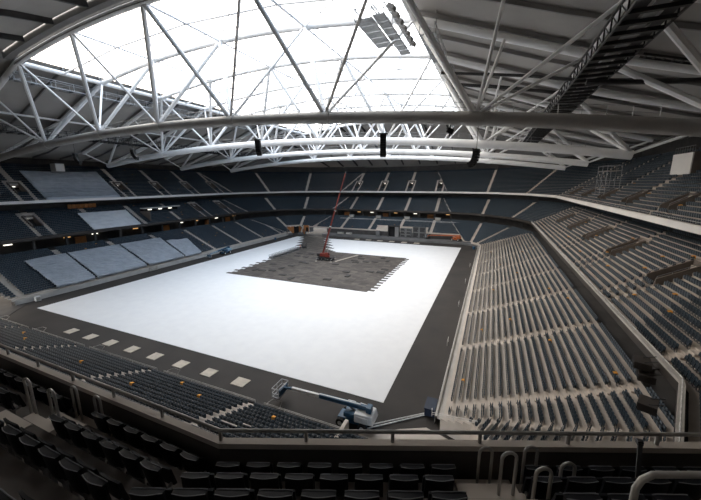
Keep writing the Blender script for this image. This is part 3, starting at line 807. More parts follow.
# ------------------------------------------------------------------ white floor, decking
wf = MB().box(-83, 0, 0, 109.05, .004, .05)
tag(wf.build('floor_covering', 'sheet'), 'huge white protective sheet covering the arena floor', 'floor covering')
dk = MB()
PW, PH = 2.35, 1.18
y = 39.2; row = 0
def ext(y):
    if y < 80: return -62.6, (-17.0 if y < 79 else -17.0)
    k = (y-80)/31.5
    return -64.5 - 16.5*k, -48.5 - 19.0*min(1, k) + (0 if y < 100 else 0)
while y < 112:
    l, r = ext(y)
    tooth = row % 3
    if y >= 80: l -= .7*(4 - row % 5) - 1.2
    else: l -= (2.1 if tooth == 0 else (.9 if tooth == 1 else 0)) + random.uniform(-.2, .2)
    if y < 80: r += (1.5 if row % 2 else 0) + random.uniform(-.15, .15)
    else: r += 1.0*(4 - row % 5) - 2.0
    x = l; n = max(1, round((r-l)/PW)); w = (r-l)/n
    sh = w*.5 if row % 2 else 0
    cuts = [l] + [l + w*i - sh for i in range(1, n+1) if l + w*i - sh < r-.2] + [r]
    for a, b in zip(cuts, cuts[1:]): dk.box(a+.02, b-.02, y+.02, y+PH-.02, .05, .12 + random.uniform(0, .02))
    y += PH; row += 1
tag(dk.build('floor_decking', 'deck'), 'dark interlocking deck panels laid over the middle of the white floor', 'decking')
# a few dark stacks of panels lying on the decking
for i in range(34):
    x = random.uniform(-60, -19); y = random.uniform(41, 77)
    if abs(x+43) < 5 and y > 60: continue
    tag(MB().cbox((x, y, .24), 2.3, 1.15, .2, random.choice((0, 0, PI/2))).build('loose_panel', 'dark_concrete', bevel=.02), 'loose black deck panel lying on the dark decking', 'deck panel', 'loose panels on the decking')

# pads in front of the near and far stands
for i, x in enumerate((-61.6, -55.5, -49.6, -43.7, -37.9, -31.9, -26, -20)):
    w = 2.0 if i < 7 else 2.2
    o = MB().cbox((x, -3.8, .06), w, 1.8, .1).build('floor_pad', 'pad', bevel=.02)
    tag(o, f'pale square pad on the dark track before the near stand, {ORD[i]} from the left', 'pad', 'pale pads before the near stand')
for i, x in enumerate((-50, -44, -38, -32, -26, -20)):
    tag(MB().cbox((x, 112.6, .06), 2.6, 2.1, .1).build('floor_pad', 'pad', bevel=.02), f'pale square pad on the track before the far stand, {ORD[i]} from the left', 'pad', 'pale pads before the far stand')

# ------------------------------------------------------------------ plastic covers over the left seats
def cover(tier, corners, label, h=.95, m_='cover'):
    # corners: (y, d) at front-near, front-far, back-far, back-near
    (ya, da), (yb, db), (yc, dc), (yd, dd) = corners; n, m = 26, 56; mb = MB()
    for i in range(n+1):
        for j in range(m+1):
            u, v = i/n, j/m
            y = (ya*(1-u)+yb*u)*(1-v) + (yd*(1-u)+yc*u)*v; d = (da*(1-u)+db*u)*(1-v) + (dd*(1-u)+dc*u)*v
            base = {'low': (1.0, 1.4), 'mid': (18.6, 12.5), 'upp': (25., 22.6)}[tier]
            z = base[1] + RISE[tier]/PIT[tier]*(d-base[0]) + h + .17*math.sin(d*2*PI/PIT[tier]) + random.uniform(-.025, .025)
            if j == 0: z -= .55
            mb.v.append((XL-d + random.uniform(-.03, .03), y + random.uniform(-.1, .1), z))
    W = m+1
    for i in range(n):
        for j in range(m): a = i*W+j; mb.f.append((a, a+1, a+W+1, a+W))
    o = mb.build('seat_cover', m_, smooth=True)
    so = o.modifiers.new('solid', 'SOLIDIFY'); so.thickness = .04
    return tag(o, label, 'cover', 'plastic covers over the left stand')
cover('low', ((7.4, .7), (16.4, .7), (16.6, 14.0), (7.0, 13.6)), 'grey plastic sheet over left lower seats, the one closest to the camera')
cover('low', ((17.0, .7), (31.5, .7), (31.6, 14.3), (17.0, 14.2)), 'wide grey plastic sheet over left lower seats, second from the near end')
cover('low', ((32.1, .7), (45.5, .7), (46.5, 14.0), (32.1, 14.3)), 'grey plastic sheet over left lower seats, third from the near end')
cover('low', ((46.1, .7), (53.2, .7), (55.5, 10.5), (46.9, 11.5)), 'small crumpled plastic sheet ending the covered lower seats beside the blue lift')
cover('upp', ((19.1, 24.8), (41.0, 24.8), (41.5, 37.7), (19.1, 37.2)), 'large grey plastic sheet draped over left top tier seats', 1.0)
cover('mid', ((27.2, 18.4), (43.0, 18.4), (43.4, 26.6), (27.6, 26.6)), 'bright white plastic sheet draped over left middle tier seats', 1.0, 'cover_white')

# ------------------------------------------------------------------ orange tags on seats
def put_tag(x, y, z, rz, label, group):
    t = MB(); t.cbox((0, 0, .06), .34, .40, .05, 0, .25); t.cbox((-.17, 0, -.1), .05, .4, .34, 0, .1)
    o = t.build('seat_tag', 'tag'); o.location = (x, y, z); o.rotation_euler = (0, 0, rz)
    tag(o, label, 'tag', group)
def tier_tags(tier, e, n, grp, label, lim=None, seed=1):
    r = random.Random(seed); L = [s for s in lists[tier] if s[4] == e and (lim is None or lim(s))]
    for s in r.sample(L, min(n, len(L))): put_tag(s[0], s[1], s[2]+.84, s[3], label, grp)
def along(tier, e, pts, label, grp):
    for y, i in pts:
        L = [s for s in lists[tier] if s[4] == e and s[5] == i]; s = min(L, key=lambda q: abs(q[STRAIGHT[e]]-y))
        put_tag(s[0], s[1], s[2]+.84, s[3], label, grp)
along('mid', 0, [(6, 3), (9.5, 5), (12.5, 2), (20, 6), (22, 9), (26, 3), (33, 5), (34, 10), (40, 2), (47, 7), (56, 3), (64, 9), (5, 8), (17, 11)], 'orange tag hung over a seat of the right middle tier', 'orange tags of the right middle tier')
along('upp', 0, [(12, 3), (18, 6), (24, 2), (30, 9), (37, 4), (52, 7), (66, 5)], 'orange tag hung over a seat of the right top tier', 'orange tags of the right top tier')
along('low', 0, [(5, 1), (2.5, 18), (12, 13), (20, 3), (22, 8), (26, 18), (33, 16), (41, 5), (50, 11), (63, 7), (72, 14), (86, 4)], 'orange tag hung over a seat of the right lower tier', 'orange tags of the right lower tier')
tier_tags('low', 8, 14, 'orange tags of the left lower tier', 'orange tag hung over a seat of the left lower tier', lambda s: s[5] > 11 or s[1] > 55)
tier_tags('mid', 8, 12, 'orange tags of the left middle tier', 'orange tag hung over a seat of the left middle tier', lambda s: s[1] < 26 or s[1] > 45)
tier_tags('upp', 8, 10, 'orange tags of the left top tier', 'orange tag hung over a seat of the left top tier', lambda s: s[1] < 14 or s[1] > 42)
tier_tags('low', 4, 6, 'orange tags of the far lower tier', 'orange tag hung over a seat of the far lower tier')
tier_tags('mid', 4, 10, 'orange tags of the far middle tier', 'orange tag hung over a seat of the far middle tier')
tier_tags('upp', 4, 12, 'orange tags of the far top tier', 'orange tag hung over a seat of the far top tier')
along('low', 12, [(-61, 2), (-56, 4), (-39, 5), (-24, 1), (-27, 6), (-19, 3), (-9, 2)], 'orange tag hung over a seat of the near lower tier', 'orange tags of the near lower tier')

# ------------------------------------------------------------------ machines
def wheel(t, x, y, r, w, hub='white'):
    wh = MB().tube([(x, y-w/2, r), (x, y+w/2, r)], r, 20).build('wheel', 'rubber', t, smooth=True)
    MB().tube([(x, y-w/2-.02, r), (x, y+w/2+.02, r)], r*.5, 14).build('hub', hub, wh, smooth=True)
def boom_lift(loc, rz, label, body, accent, L=11.5, tilt=0., jib=1.8, scale=1.):
    """self-propelled boom lift, boom pointing along -x"""
    t = thing('boom_lift', label, 'boom lift', loc, rz); t.scale = (scale,)*3
    MB().box(-2.0, 1.6, -.75, .75, .45, .95).build('chassis', body, t, bevel=.06)
    for x in (-1.5, 1.2):
        for y in (-1.05, 1.05): wheel(t, x, y, .52, .4)
    MB().tube([(-.2, 0, .9), (-.2, 0, 1.2)], .6, 16).build('slew_ring', 'steel_dark', t, smooth=True)
    MB().box(-1.2, .9, -.85, .85, 1.2, 1.75).build('turntable', body, t, bevel=.08)
    cw = MB().hexa([(.2,-1.15,1.05),(2.5,-1.05,1.05),(2.5,1.05,1.05),(.2,1.15,1.05),(.2,-1.1,2.15),(2.3,-.95,2.05),(2.3,.95,2.05),(.2,1.1,2.15)]).build('counterweight', accent, t, bevel=.15)
    MB().box(.5, 1.9, -1.17, -1.1, 1.35, 1.9).build('side_panel', accent, cw)
    MB().box(-1.35, -.3, .55, 1.1, 1.3, 2.1).build('engine_cover', accent, t, bevel=.1)
    e = Vector((-L, 0, 2.35 + math.tan(tilt)*L)); s = Vector((1.7, 0, 2.45))
    q1 = s + (e-s)*.62; q2 = s + (e-s)*.40
    bm = MB().bar(s, q1, .42, .5).build('boom', body, t, bevel=.03)
    MB().bar(s + (e-s)*.1 + Vector((0,0,.27)), q1 + Vector((0,0,.27)), .14, .04).build('boom_stripe', accent, bm)
    MB().bar(q2, e, .30, .36).build('boom_extension', accent, t, bevel=.02)
    MB().tube([(0, 0, 1.7), tuple(s + (e-s)*.3)], .11, 8).build('lift_cylinder', 'galv', t, smooth=True)
    MB().cbox(tuple(s + Vector((0,0,-.1))), .6, .9, .8).build('boom_pivot', body, t, bevel=.05)
    j = e + Vector((-jib, 0, -.25))
    MB().bar(e, j, .22, .26).build('jib', body, t, bevel=.02)
    bk = MB(); bx0, bx1, bz0, bz1 = j.x-1.1, j.x-.1, j.z-.9, j.z+.35
    for x in (bx0, bx1):
        for y in (-1.1, 0, 1.1): bk.tube([(x, y, bz0), (x, y, bz1)], .04, 6)
    for z in (bz0+.1, (bz0+bz1)/2, bz1):
        bk.tube([(bx0,-1.1,z),(bx1,-1.1,z)], .04, 6).tube([(bx1,-1.1,z),(bx1,1.1,z)], .04, 6).tube([(bx1,1.1,z),(bx0,1.1,z)], .04, 6).tube([(bx0,1.1,z),(bx0,-1.1,z)], .04, 6)
    bo = bk.build('basket', 'galv', t, smooth=True)
    MB().box(bx0, bx1, -1.1, 1.1, bz0-.05, bz0+.02).build('basket_floor', 'steel_dark', bo)
    MB().box(bx1-.1, bx1+.06, -.9, .9, bz0+.2, bz1-.25).build('control_box', body, bo, bevel=.03)
    return t
boom_lift((-1.9, -4.7, 0), .02, 'blue and white boom lift on the dark track, boom lowered along the near stand', 'blue', 'white', L=8.6, jib=1.2)
boom_lift((-86.4, 61.5, 0), PI/2, 'small blue boom lift parked below the left stand at the end of the covers', 'blue', 'blue_lt', L=7.5, tilt=-.12, jib=.8)
boom_lift((-3.6, 120.5, 1.0), .0, 'orange boom lift on the far platform, boom lying to the left', 'orange', 'orange', L=11.5, tilt=-.03, jib=1.2)

# red telescopic crane
cr = thing('mobile_crane', 'red telescopic crane standing on the dark decking with its boom raised', 'crane', (-43.5, 66.6, .13), rz=.15)
cr.scale = (.85, .85, .85)
MB().box(-3.6, 3.6, -1.2, 1.2, .75, 1.35).build('chassis', 'steel_dark', cr, bevel=.05)
for x in (-2.8, -1.4, 1.4, 2.8):
    for y in (-1.1, 1.1): wheel(cr, x, y, .6, .45, 'steel_grey')
for x in (-3.3, 3.3):
    for y in (-1, 1):
        og = MB().bar((x, y*1.0, .9), (x, y*3.1, .9), .3, .3).build('outrigger', 'steel_grey', cr)
        MB().tube([(x, y*3.0, .9), (x, y*3.0, .08)], .12, 8).build('jack', 'galv', og); MB().cbox((x, y*3.0, .04), .8, .8, .08).build('foot_plate', 'pad', og)
MB().tube([(0, 0, 1.35), (0, 0, 1.7)], 1.0, 20).build('slew_ring', 'steel_dark', cr, smooth=True)
MB().box(-2.2, 1.6, -1.2, 1.2, 1.7, 3.1).build('superstructure', 'red', cr, bevel=.12)
cb = MB().hexa([(.3,-1.9,1.7),(2.3,-1.9,1.7),(2.3,-.9,1.7),(.3,-.9,1.7),(.3,-1.85,3.5),(1.7,-1.85,3.5),(1.7,-.9,3.5),(.3,-.9,3.5)]).build('cab', 'red', cr, bevel=.08)
MB().hexa([(1.75,-1.8,2.6),(2.12,-1.8,2.6),(2.12,-1.0,2.6),(1.75,-1.0,2.6),(1.72,-1.8,3.35),(1.80,-1.8,3.35),(1.80,-1.0,3.35),(1.72,-1.0,3.35)]).build('windscreen', 'black', cb)
MB().box(-3.6, -2.2, -1.3, 1.3, 1.8, 3.0).build('counterweight', 'steel_dark', cr, bevel=.08)
b0 = Vector((-1.2, 0, 2.9)); b1 = Vector((10.3, -3.7, 36.5))
dirb = (b1-b0)
ws = [(0, .36, .5), (.30, .56, .40), (.50, .78, .32), (.72, 1.0, .22)]
for i, (a, b, w) in enumerate(ws):
    s_ = MB().bar(b0+dirb*a, b0+dirb*b, w*1.15, w*1.3, (1,0,0)).build('boom_section', 'red', cr, bevel=.03)
    MB().bar(b0+dirb*(b-.012), b0+dirb*b, w*1.35, w*1.5, (1,0,0)).build('collar', 'steel_grey' if i else 'white', s_)
MB().cbox(tuple(b1), .5, .5, .7).build('boom_head', 'steel_dark', cr)
MB().tube([tuple(b1 + Vector((.3, -.1, -.2))), tuple(b1 + Vector((.3, -.1, -4)))], .035, 6).build('hoist_rope', 'steel_dark', cr)
MB().tube([(1.0, -.2, 2.4), tuple(b0+dirb*.26)], .16, 8).build('lift_cylinder', 'galv', cr, smooth=True)
# long boards beside the crane
for i in range(4):
    tag(MB().cbox((-38.6+.9*i, 67+3.2*i, .24), .5, 3.4, .16, -.25).build('timber_mat', 'pad'), f'pale timber mat on the decking beside the red crane, {ORD[i]} from the crane', 'mat', 'timber mats beside the crane')
# steel stillages along the left edge of the decking
for i in range(9):
    y = 61.5 + 2.0*i; x = -63.6 + .05*i
    c = thing('steel_stillage', f'grey steel stillage beside the dark decking, {ORD[i]} away from the camera', 'stillage', (x, y, .05), 0, 'steel stillages beside the decking')
    fr = MB()
    for a in (-.75, .75):
        for b in (-.8, .8): fr.bar((a, b, 0), (a, b, 1.5), .09, .09, (0,1,0))
    for z in (.15, .8, 1.5):
        for b in (-.8, .8): fr.bar((-.75, b, z), (.75, b, z), .07, .07)
        for a in (-.75, .75): fr.bar((a, -.8, z), (a, .8, z), .07, .07)
    fr.build('frame', 'galv', c); MB().box(-.7, .7, -.75, .75, .2, .85).build('panel_load', 'steel_grey', c)
# small forklift and its driver by the stillages
fk = thing('forklift', 'small dark forklift at the end of the stillage row', 'forklift', (-62.3, 82.5, .06), .4)
MB().box(-1.1, .8, -.55, .55, .3, 1.0).build('body', 'steel_dark', fk, bevel=.08)
MB().box(-1.15, -.6, -.5, .5, .9, 1.25).build('counterweight', 'rubber', fk, bevel=.06)
ms = MB()
for y in (-.35, .35): ms.bar((.95, y, .1), (.95, y, 2.6), .1, .14, (0,1,0))
ms.bar((.95, -.35, 2.5), (.95, .35, 2.5), .1, .1).build('mast', 'steel_dark', fk)
for y in (-.3, .3): MB().bar((1.0, y, .25), (2.1, y, .25), .12, .05).build('fork', 'steel_grey', fk)
gd = MB()
for x in (-.8, .5):
    for y in (-.5, .5): gd.bar((x, y, 1.0), (x, y, 2.15), .07, .07, (0,1,0))
gd.box(-.85, .55, -.55, .55, 2.12, 2.18).build('overhead_guard', 'steel_dark', fk)
for x in (-.75, .55):
    for y in (-.5, .5): wheel(fk, x, y, .3, .22, 'steel_grey')

# worker standing by the forklift
def person(loc, rz, label):
    me = bpy.data.meshes.new('person')
    V = [(0,0,.95),(0,0,1.2),(0,0,1.45),(0,0,1.56),(.02,0,1.68),(.01,0,1.78),
         (0,.18,1.42),(.02,.24,1.15),(.1,.25,.92),(.13,.25,.82),(0,-.18,1.42),(.02,-.24,1.15),(.1,-.25,.92),(.13,-.25,.82),
         (0,.1,.88),(.02,.11,.5),(0,.11,.09),(.16,.12,.04),(0,-.1,.88),(.02,-.11,.5),(0,-.11,.09),(.16,-.12,.04)]
    E_ = [(0,1),(1,2),(2,3),(3,4),(4,5),(2,6),(6,7),(7,8),(8,9),(2,10),(10,11),(11,12),(12,13),(0,14),(14,15),(15,16),(16,17),(0,18),(18,19),(19,20),(20,21)]
    Rr = [.15,.14,.17,.06,.1,.09,.075,.055,.042,.04,.075,.055,.042,.04,.10,.075,.05,.04,.10,.075,.05,.04]
    me.from_pydata(V, E_, []); o = bpy.data.objects.new('person', me); COL.objects.link(o)
    sk_ = o.modifiers.new('skin', 'SKIN'); sub = o.modifiers.new('sub', 'SUBSURF'); sub.levels = 1; sub.render_levels = 1
    for i, r in enumerate(Rr): me.skin_vertices[0].data[i].radius = (r, r)
    me.skin_vertices[0].data[0].use_root = True
    me.materials.append(M['skin']); o.location = loc; o.rotation_euler = (0, 0, rz); tag(o, label, 'person')
    MB().tube([(0,0,.9),(0,0,1.15),(0,0,1.35),(0,0,1.5)], .2, 12, .17).build('jacket', 'hivis', o, smooth=True)
    for y in (.11, -.11): MB().tube([(.01, y, .12), (.02, y, .5), (0, y*.95, .92)], .085, 10, .12).build('trouser_leg', 'trouser', o, smooth=True)
    MB().tube([(.01,0,1.74),(.01,0,1.84),(.01,0,1.88)], .125, 12, .06).build('helmet', 'white', o, smooth=True)
person((-63.6, 81.2, .05), 1.0, 'person in orange jacket and white helmet standing by the stillages')

# ------------------------------------------------------------------ far platform, gate and cabinets
struct(MB().box(-72, 2.5, YF, YF+6.1, 0, .95).build('floor_platform', 'platform'), 'flat grey concrete platform at the foot of the far stand', 'platform')
struct(MB().box(-72, 2.5, YF+6.0, YF+6.15, .9, 3.3).build('wall_platform', 'dark_concrete'))
gt = thing('stage_gate', 'wide dark gate opening in the far stand above the platform', 'gate', (-33.6, YF+4.6, .95))
MB().box(-2.5, 2.5, .6, .8, 0, 5.2).build('doorway', 'black', gt)  # black slab paints the darkness inside the gate recess
MB().box(-2.9, -2.5, -.5, .9, 0, 5.6).build('jamb', 'dark_concrete', gt); MB().box(2.5, 2.9, -.5, .9, 0, 5.6).build('jamb', 'platform', gt)
MB().box(-2.9, 2.9, -.5, .9, 5.2, 5.7).build('lintel', 'dark_concrete', gt)
MB().box(.6, 2.4, .2, .5, 0, 5.0).build('roller_shutter', 'steel_grey', gt)
for i, (x, w, h) in enumerate(((-27.3, 5.8, 4.6), (-20.8, 6.4, 5.6))):
    c = thing('equipment_rack', ('tall' if i else 'lower') + ' dark grey equipment rack right of the far gate', 'equipment rack', (x, YF+5, .95))
    MB().box(-w/2, w/2, -.5, .5, 0, h).build('casing', 'platform', c, bevel=.05)
    for k in range(2):
        for q in range(3 - i):
            s_ = MB().box(-w/2+.4+k*w/2, -.4+k*w/2, -.58, -.5, .4+q*h/(3-i), h/(3-i)*(q+1)-.2).build('door_panel', 'steel_dark', c, bevel=.03)
            MB().box(-.75+k*w/2, -.65+k*w/2, -.64, -.58, .8+q*h/(3-i), 1.2+q*h/(3-i)).build('handle', 'galv', s_)
for i, (x, w, h, m_) in enumerate(((-41.5, 2.0, 2.8, 'platform'), (-62.5, 3.4, 1.1, 'cream'), (-57.6, 3.0, 1.1, 'cream'))):
    o = thing('transport_crate', ('tall grey crate left of the far gate', 'low cream crate on the platform, the one beside the corner tunnel', 'low cream crate on the platform right of its twin')[i], 'crate', (x, YF+3.5, .95))
    MB().box(-w/2, w/2, -.6, .6, .1, h).build('box', m_, o, bevel=.03); MB().box(-w/2, w/2, -.62, .62, h, h+.08).build('lid', 'platform', o)
    for q in (-.35, .35): MB().box(q*w-.1, q*w+.1, -.55, .55, 0, .1).build('skid', 'steel_dark', o)
# pale barrier along the walkway high in the far lower stand
railing('walkway_railing', [(-68, YF+15.2, 7.4), (0, YF+15.2, 7.4)], 'long pale railing across the rear rows of the far lower stand', 'railing', None, m='white_rail', h=.9, r=.09, posts=4)
for i, x in enumerate((-63.5, -47.5, -31.5, -15.5)):
    o = thing('kiosk_box', f'small cream box at the back of the far lower stand, {ORD[i]} from the left', 'box', (x+1.5, YF+17.4, 8.24), group='cream boxes in the far stand')
    MB().box(-1.3, 1.3, -.5, .5, 0, 1.6).build('body', 'cream', o, bevel=.04); MB().box(-1.4, 1.4, -.6, .6, 1.6, 1.7).build('lid', 'white', o)
# concourse lamps and plywood panels glimpsed under the balcony
def concourse(e, s, d): x, y, _, rz = base_at(e, s, d); return x, y, rz
for e, lst in ((4, [-76, -60, -52, -38, -27, -10, -3]), (8, [8, 22, 30, 44, 64, 72, 84, 96])):
    for i, s in enumerate(lst):
        x, y, rz = concourse(e, s, 23.5)
        o = thing('concourse_lamp', f'small lit lamp under the {SIDE[e]} balcony, {ORD[i]} ' + ('from the left' if e == 4 else 'away from the camera'), 'lamp', (x, y, 11.2), rz, f'lamps under the {SIDE[e]} balcony')
        MB().box(-.1, .1, -.9, .9, -.15, .15).build('diffuser', 'lampwarm' if i % 2 else 'lamp', o); MB().box(-.14, .1, -1.0, 1.0, .15, .25).build('housing', 'steel_dark', o)
        MB().tube([(0, 0, .25), (0, 0, 1.6)], .03, 6).build('hanger', 'steel_dark', o)
for e, lst in ((4, [-68, -44, -19, -6]), (8, [26, 57, 79, 92])):
    for i, s in enumerate(lst):
        x, y, rz = concourse(e, s, 24.2)
        o = MB().box(-.15, .15, -1.6, 1.6, 0, 2.6).build('plywood_panel', 'wood'); o.location = (x, y, 8.24); o.rotation_euler = (0, 0, rz)
        tag(o, f'orange plywood panel behind the {SIDE[e]} lower stand, {ORD[i]} ' + ('from the left' if e == 4 else 'away from the camera'), 'panel', f'plywood panels behind the {SIDE[e]} stand')
for e, lst in ((4, [-80 + 8*k for k in range(10)]), (8, [4 + 8*k for k in range(12)])):
    for i, s in enumerate(lst):
        x, y, rz = concourse(e, s, 19.6)
        o = MB().box(-.3, .3, -.3, .3, 0, 3.7).build('concourse_pillar', 'dark_concrete'); o.location = (x, y, 8.2); o.rotation_euler = (0, 0, rz)
        struct(o)
# orange plywood under the left top tier
for i in range(7):
    o = MB().box(-.1, .1, -.55, .55, 0, 1.5).build('plywood_panel', 'wood'); o.location = (XL-30.5, 27.5+1.25*i, 19.6)
    tag(o, f'orange plywood panel under the covered left top tier, {ORD[i]} away from the camera', 'panel', 'plywood panels under the left top tier')

# plywood lined tunnel in the far left corner
P8a, P8b = edge(8.0, 6); tdir = (P8b-P8a).normalized(); nin = Vector((-tdir.y, tdir.x)); cmid = (P8a+P8b)/2
tn = thing('corner_tunnel', 'plywood lined tunnel mouth in the far left corner where the dark decking ends', 'tunnel', (cmid.x, cmid.y, 0), math.atan2(nin.y, nin.x))
MB().box(-1.0, -.6, -3.4, 3.4, 0, 4.2).build('doorway', 'black', tn)  # black slab in place of the shaded depth of the tunnel
for s in (-1, 1):
    w_ = MB().hexa([(-.8, s*3.4, 0), (7.5, s*5.2, 0), (7.5, s*5.2+.3, 0), (-.8, s*3.4+.3, 0), (-.8, s*3.4, 4.6), (7.5, s*5.2, 1.5), (7.5, s*5.2+.3, 1.5), (-.8, s*3.4+.3, 4.6)]).build('side_wall', 'platform', tn)
    q = -.12 if s > 0 else .42
    MB().hexa([(-.5, s*3.4+q, .1), (6.5, s*5.0+q, .1), (6.5, s*5.0+q+.06, .1), (-.5, s*3.4+q+.06, .1), (-.5, s*3.4+q, 4.3), (6.5, s*5.0+q, 1.8), (6.5, s*5.0+q+.06, 1.8), (-.5, s*3.4+q+.06, 4.3)]).build('plywood_lining', 'wood', w_)
MB().box(-.58, -.45, -3.3, .4, .1, 4.2).build('plywood_back', 'wood', tn)
MB().box(-.9, -.3, -3.7, 3.7, 4.2, 5.0).build('lintel', 'concrete', tn)
for s in (-1.6, 1.6): MB().cbox((-.1, s, 4.0), .25, .8, .25).build('lamp', 'lamp', tn)

A5, B5 = edge(5.4, 5); t5 = (B5-A5).normalized(); n5 = Vector((-t5.y, t5.x)); c5 = (A5+B5)/2
cd = thing('corner_doorway', 'orange plywood doorway with grey slanted walls just right of the corner tunnel', 'doorway', (c5.x, c5.y, .95), math.atan2(n5.y, n5.x))
MB().box(-.2, 0, -1.5, 1.5, 0, 3.6).build('plywood_back', 'wood', cd); MB().box(0, .06, -.2, 1.1, 0, 2.4).build('door', 'black', cd)
for s_ in (-1, 1): MB().hexa([(0, s_*1.6-.12, 0), (3.6, s_*2.3-.12, 0), (3.6, s_*2.3+.12, 0), (0, s_*1.6+.12, 0), (0, s_*1.6-.12, 3.8), (3.6, s_*2.3-.12, .9), (3.6, s_*2.3+.12, .9), (0, s_*1.6+.12, 3.8)]).build('side_wall', 'concrete', cd)
# gate shelter at the end of the left lower stand, utility items
ut = thing('signal_box', 'white electric box by the front wall of the left lower stand', 'box', (-88.2, 2.4, 0))
MB().box(-.4, .4, -.5, .5, .2, 1.3).build('casing', 'white', ut, bevel=.04); MB().box(.4, .44, -.4, .4, .3, 1.2).build('door', 'cream', ut); MB().box(-.3, .3, -.3, .3, 0, .2).build('plinth', 'dark_concrete', ut)
ut = thing('wall_board', 'cream board leaning on the front wall of the left stand between two covers', 'board', (-88.9, 32.5, 0))
MB().box(-.12, .05, -1.4, 1.4, .1, 1.4).build('board', 'cream', ut); MB().box(-.15, .08, -1.45, 1.45, 0, .1).build('skid', 'steel_dark', ut)
ut = thing('blue_container', 'small dark blue container at the foot of the right lower stand', 'container', (6.0, .6, 0))
MB().box(-.7, .5, -1.0, 1.2, .15, 1.1).build('body', 'navy', ut, bevel=.05); MB().box(-.75, .55, -1.05, 1.25, 1.1, 1.2).build('lid', 'navy', ut)
for y in (-.7, .9): MB().box(-.6, .4, y-.1, y+.1, 0, .15).build('skid', 'steel_dark', ut)
bn = thing('blue_barrel', 'blue barrel near the far end of the left front wall', 'barrel', (-87.5, 96, 0))
MB().tube([(0,0,0),(0,0,.5),(0,0,1.1)], .5, 16).build('drum', 'blue', bn, smooth=True); MB().tube([(0,0,1.1),(0,0,1.16)], .52, 16).build('lid', 'blue', bn, smooth=True)
bn = thing('blue_barrel', 'blue barrel at the far end of the right front railing', 'barrel', (5.2, 108.5, 0))
MB().tube([(0,0,0),(0,0,.5),(0,0,1.1)], .6, 16).build('drum', 'blue', bn, smooth=True); MB().tube([(0,0,1.1),(0,0,1.16)], .62, 16).build('lid', 'blue', bn, smooth=True)
# brown boxes on the lower terrace under the right balcony
for i, (x, y, z, rz) in enumerate(((24.05, -2.9, 12.75, .25), (24.3, -3.3, 11.9, .25), (23.3, -6.9, 11.3, .41))):
    o = thing('display_screen', ('upper of two dark display screens hung from the right balcony bend', 'lower of two dark display screens hung from the right balcony bend', 'single dark display screen hung from the balcony above the tunnel corner seats')[i], 'screen', (x, y, z), -rz)
    MB().box(-1.1, .0, -.75, .75, -.35, .25).build('casing', 'fascia_dark', o, bevel=.02); MB().box(-1.13, -1.1, -.68, .68, -.3, .2).build('screen_glass', 'black', o)
    for q in (-.5, .5): MB().bar((-.5, q, .25), (.3, q, .6), .06, .06).build('bracket', 'steel_dark', o)
# scaffold and white box in the right top tier
sc = thing('scaffold_tower', 'grey scaffold tower standing on the right top tier seats', 'scaffold', (XR+28.5, 59, surf('upp', 28.5)))
W2, D2, H2 = 1.3, 3.6, 6.5
for x in (-W2, W2):
    for y in (-D2, 0, D2): MB().tube([(x, y, -1.0 if x < 0 else 0), (x, y, H2)], .06, 6).build('standard', 'galv', sc, smooth=True)
for z in (1.2, 3.2, 5.2, 6.4):
    lg = MB()
    for x in (-W2, W2): lg.tube([(x, -D2, z), (x, D2, z)], .05, 6)
    for y in (-D2, 0, D2): lg.tube([(-W2, y, z), (W2, y, z)], .05, 6)
    lg.build('ledger', 'galv', sc, smooth=True)
for y0_, z0_ in ((-D2, 1.2), (0, 3.2), (-D2, 3.2), (0, 1.2)): MB().tube([(-W2, y0_, z0_), (-W2, y0_+D2, z0_+2)], .05, 6).build('brace', 'galv', sc, smooth=True)
MB().box(-W2, W2, -D2, D2, 5.2, 5.3).build('platform_board', 'pad', sc)
wb = thing('control_booth', 'pale boxy booth with a brown side at the back of the right top tier', 'booth', (41.5, 40, 28.2))
MB().box(-1.2, 5.5, -3.2, 3.2, 0, 4.2).build('side_walls', 'brown', wb); MB().box(-1.35, -1.2, -3.1, 3.4, .6, 4.1).build('front_panel', 'fascia_white', wb)
rl = MB()
for q in range(9): rl.bar((-1.2, -3.2+.8*q, 4.2), (-1.2, -3.2+.8*q, 5.2), .07, .07, (0,1,0))
rl.bar((-1.2, -3.2, 5.2), (-1.2, 3.2, 5.2), .07, .07).build('railing', 'steel_grey', wb)
wb = thing('control_booth', 'small pale booth under the roof at the back of the left top tier', 'booth', (-124.0, 28, 32))
MB().box(-1.5, 1.5, -1.3, 1.3, 0, 2.6).build('side_walls', 'concrete_lt', wb); MB().box(1.5, 1.6, -1.2, 1.2, .2, 2.4).build('front_panel', 'fascia_white', wb); MB().box(-1.6, 1.7, -1.4, 1.4, 2.6, 2.8).build('booth_roof', 'steel_dark', wb)
# press box gap in the left middle tier
pb = thing('press_platform', 'dark press platform with lit openings in the left middle tier beside the white sheet', 'press platform', (XL-24.5, 56.5, 15.8))
MB().box(-1.2, 4.5, -8.5, -8.2, -3.2, 1.6).build('side_wall', 'brown', pb); MB().box(-1.4, -1.1, -8.2, 8.2, -.5, 2.4).build('back_panel', 'black', pb); MB().box(-1.3, .6, -8.2, 8.2, 2.4, 2.8).build('canopy', 'concrete_lt', pb)
for q in (-4.5, 0, 4.5): MB().box(-1.05, -.95, q-.8, q+.8, 1.75, 2.1).build('lamp', 'lamp', pb)
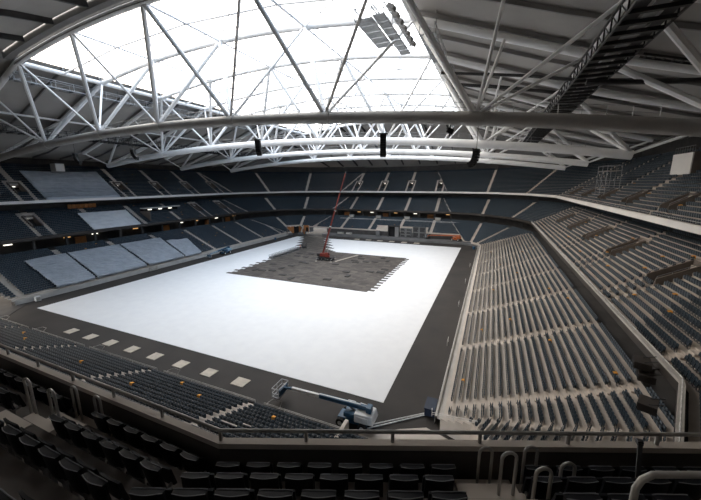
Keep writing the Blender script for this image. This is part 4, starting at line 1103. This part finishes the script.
# dark post and big rail on the near stand
ps = thing('dark_post', 'dark steel post rising through the near parapet railing', 'post', (13.05, -30.0, 22.6))
MB().bar((-.05, -.62, -.1), (.03, 0, 1.5), .05, .05).build('shaft', 'steel_dark', ps); MB().cbox((.03, .02, 1.5), .07, .07, .06).build('cap', 'steel_dark', ps); MB().cbox((-.05, -.62, -.05), .22, .22, .04).build('foot_plate', 'steel_dark', ps)
bg = thing('stairway_rail', 'large dark steel hoop rail in the right corner of the near stand', 'handrail', (12.32, -31.9, 24.0))
MB().tube([(0,0,0), (.0,0,.95), (.04,.02,1.04), (.12,.05,1.1), (2.6,1.1,1.1), (2.7,1.13,1.0), (2.7,1.13,0)], .030, 10).build('tube', 'rail', bg, smooth=True)
MB().tube([(0,0,.5), (2.7,1.05,.5)], .02, 8).build('middle_rail', 'rail', bg, smooth=True)

# ------------------------------------------------------------------ daylight
w = bpy.data.worlds.new('sky'); S.world = w; w.use_nodes = True
nt = w.node_tree; bgd = nt.nodes['Background']
tc = nt.nodes.new('ShaderNodeTexCoord'); sx = nt.nodes.new('ShaderNodeSeparateXYZ'); nt.links.new(tc.outputs['Generated'], sx.inputs[0])
ramp = nt.nodes.new('ShaderNodeValToRGB'); mr = nt.nodes.new('ShaderNodeMapRange'); mr.inputs['From Min'].default_value = -.8; mr.inputs['From Max'].default_value = .8
nt.links.new(sx.outputs['X'], mr.inputs['Value']); nt.links.new(mr.outputs['Result'], ramp.inputs['Fac'])
ramp.color_ramp.elements[0].color = (1.0, .88, .75, 1); ramp.color_ramp.elements[1].color = (.03, .085, .165, 1)
e_ = ramp.color_ramp.elements.new(.5); e_.color = (.52, .58, .65, 1)
hz = nt.nodes.new('ShaderNodeMapRange'); hz.inputs['From Min'].default_value = 0; hz.inputs['From Max'].default_value = .08
nt.links.new(sx.outputs['Z'], hz.inputs['Value'])
ml = nt.nodes.new('ShaderNodeVectorMath'); ml.operation = 'SCALE'; nt.links.new(ramp.outputs['Color'], ml.inputs[0]); nt.links.new(hz.outputs['Result'], ml.inputs['Scale'])
nt.links.new(ml.outputs['Vector'], bgd.inputs['Color']); bgd.inputs['Strength'].default_value = 7.6

S.view_settings.view_transform = 'Standard'; S.view_settings.look = 'None'; S.view_settings.exposure = 0; S.view_settings.gamma = 1; S.view_settings.use_curve_mapping = False
S.cycles.max_bounces = 8; S.cycles.diffuse_bounces = 5; S.cycles.transparent_max_bounces = 8
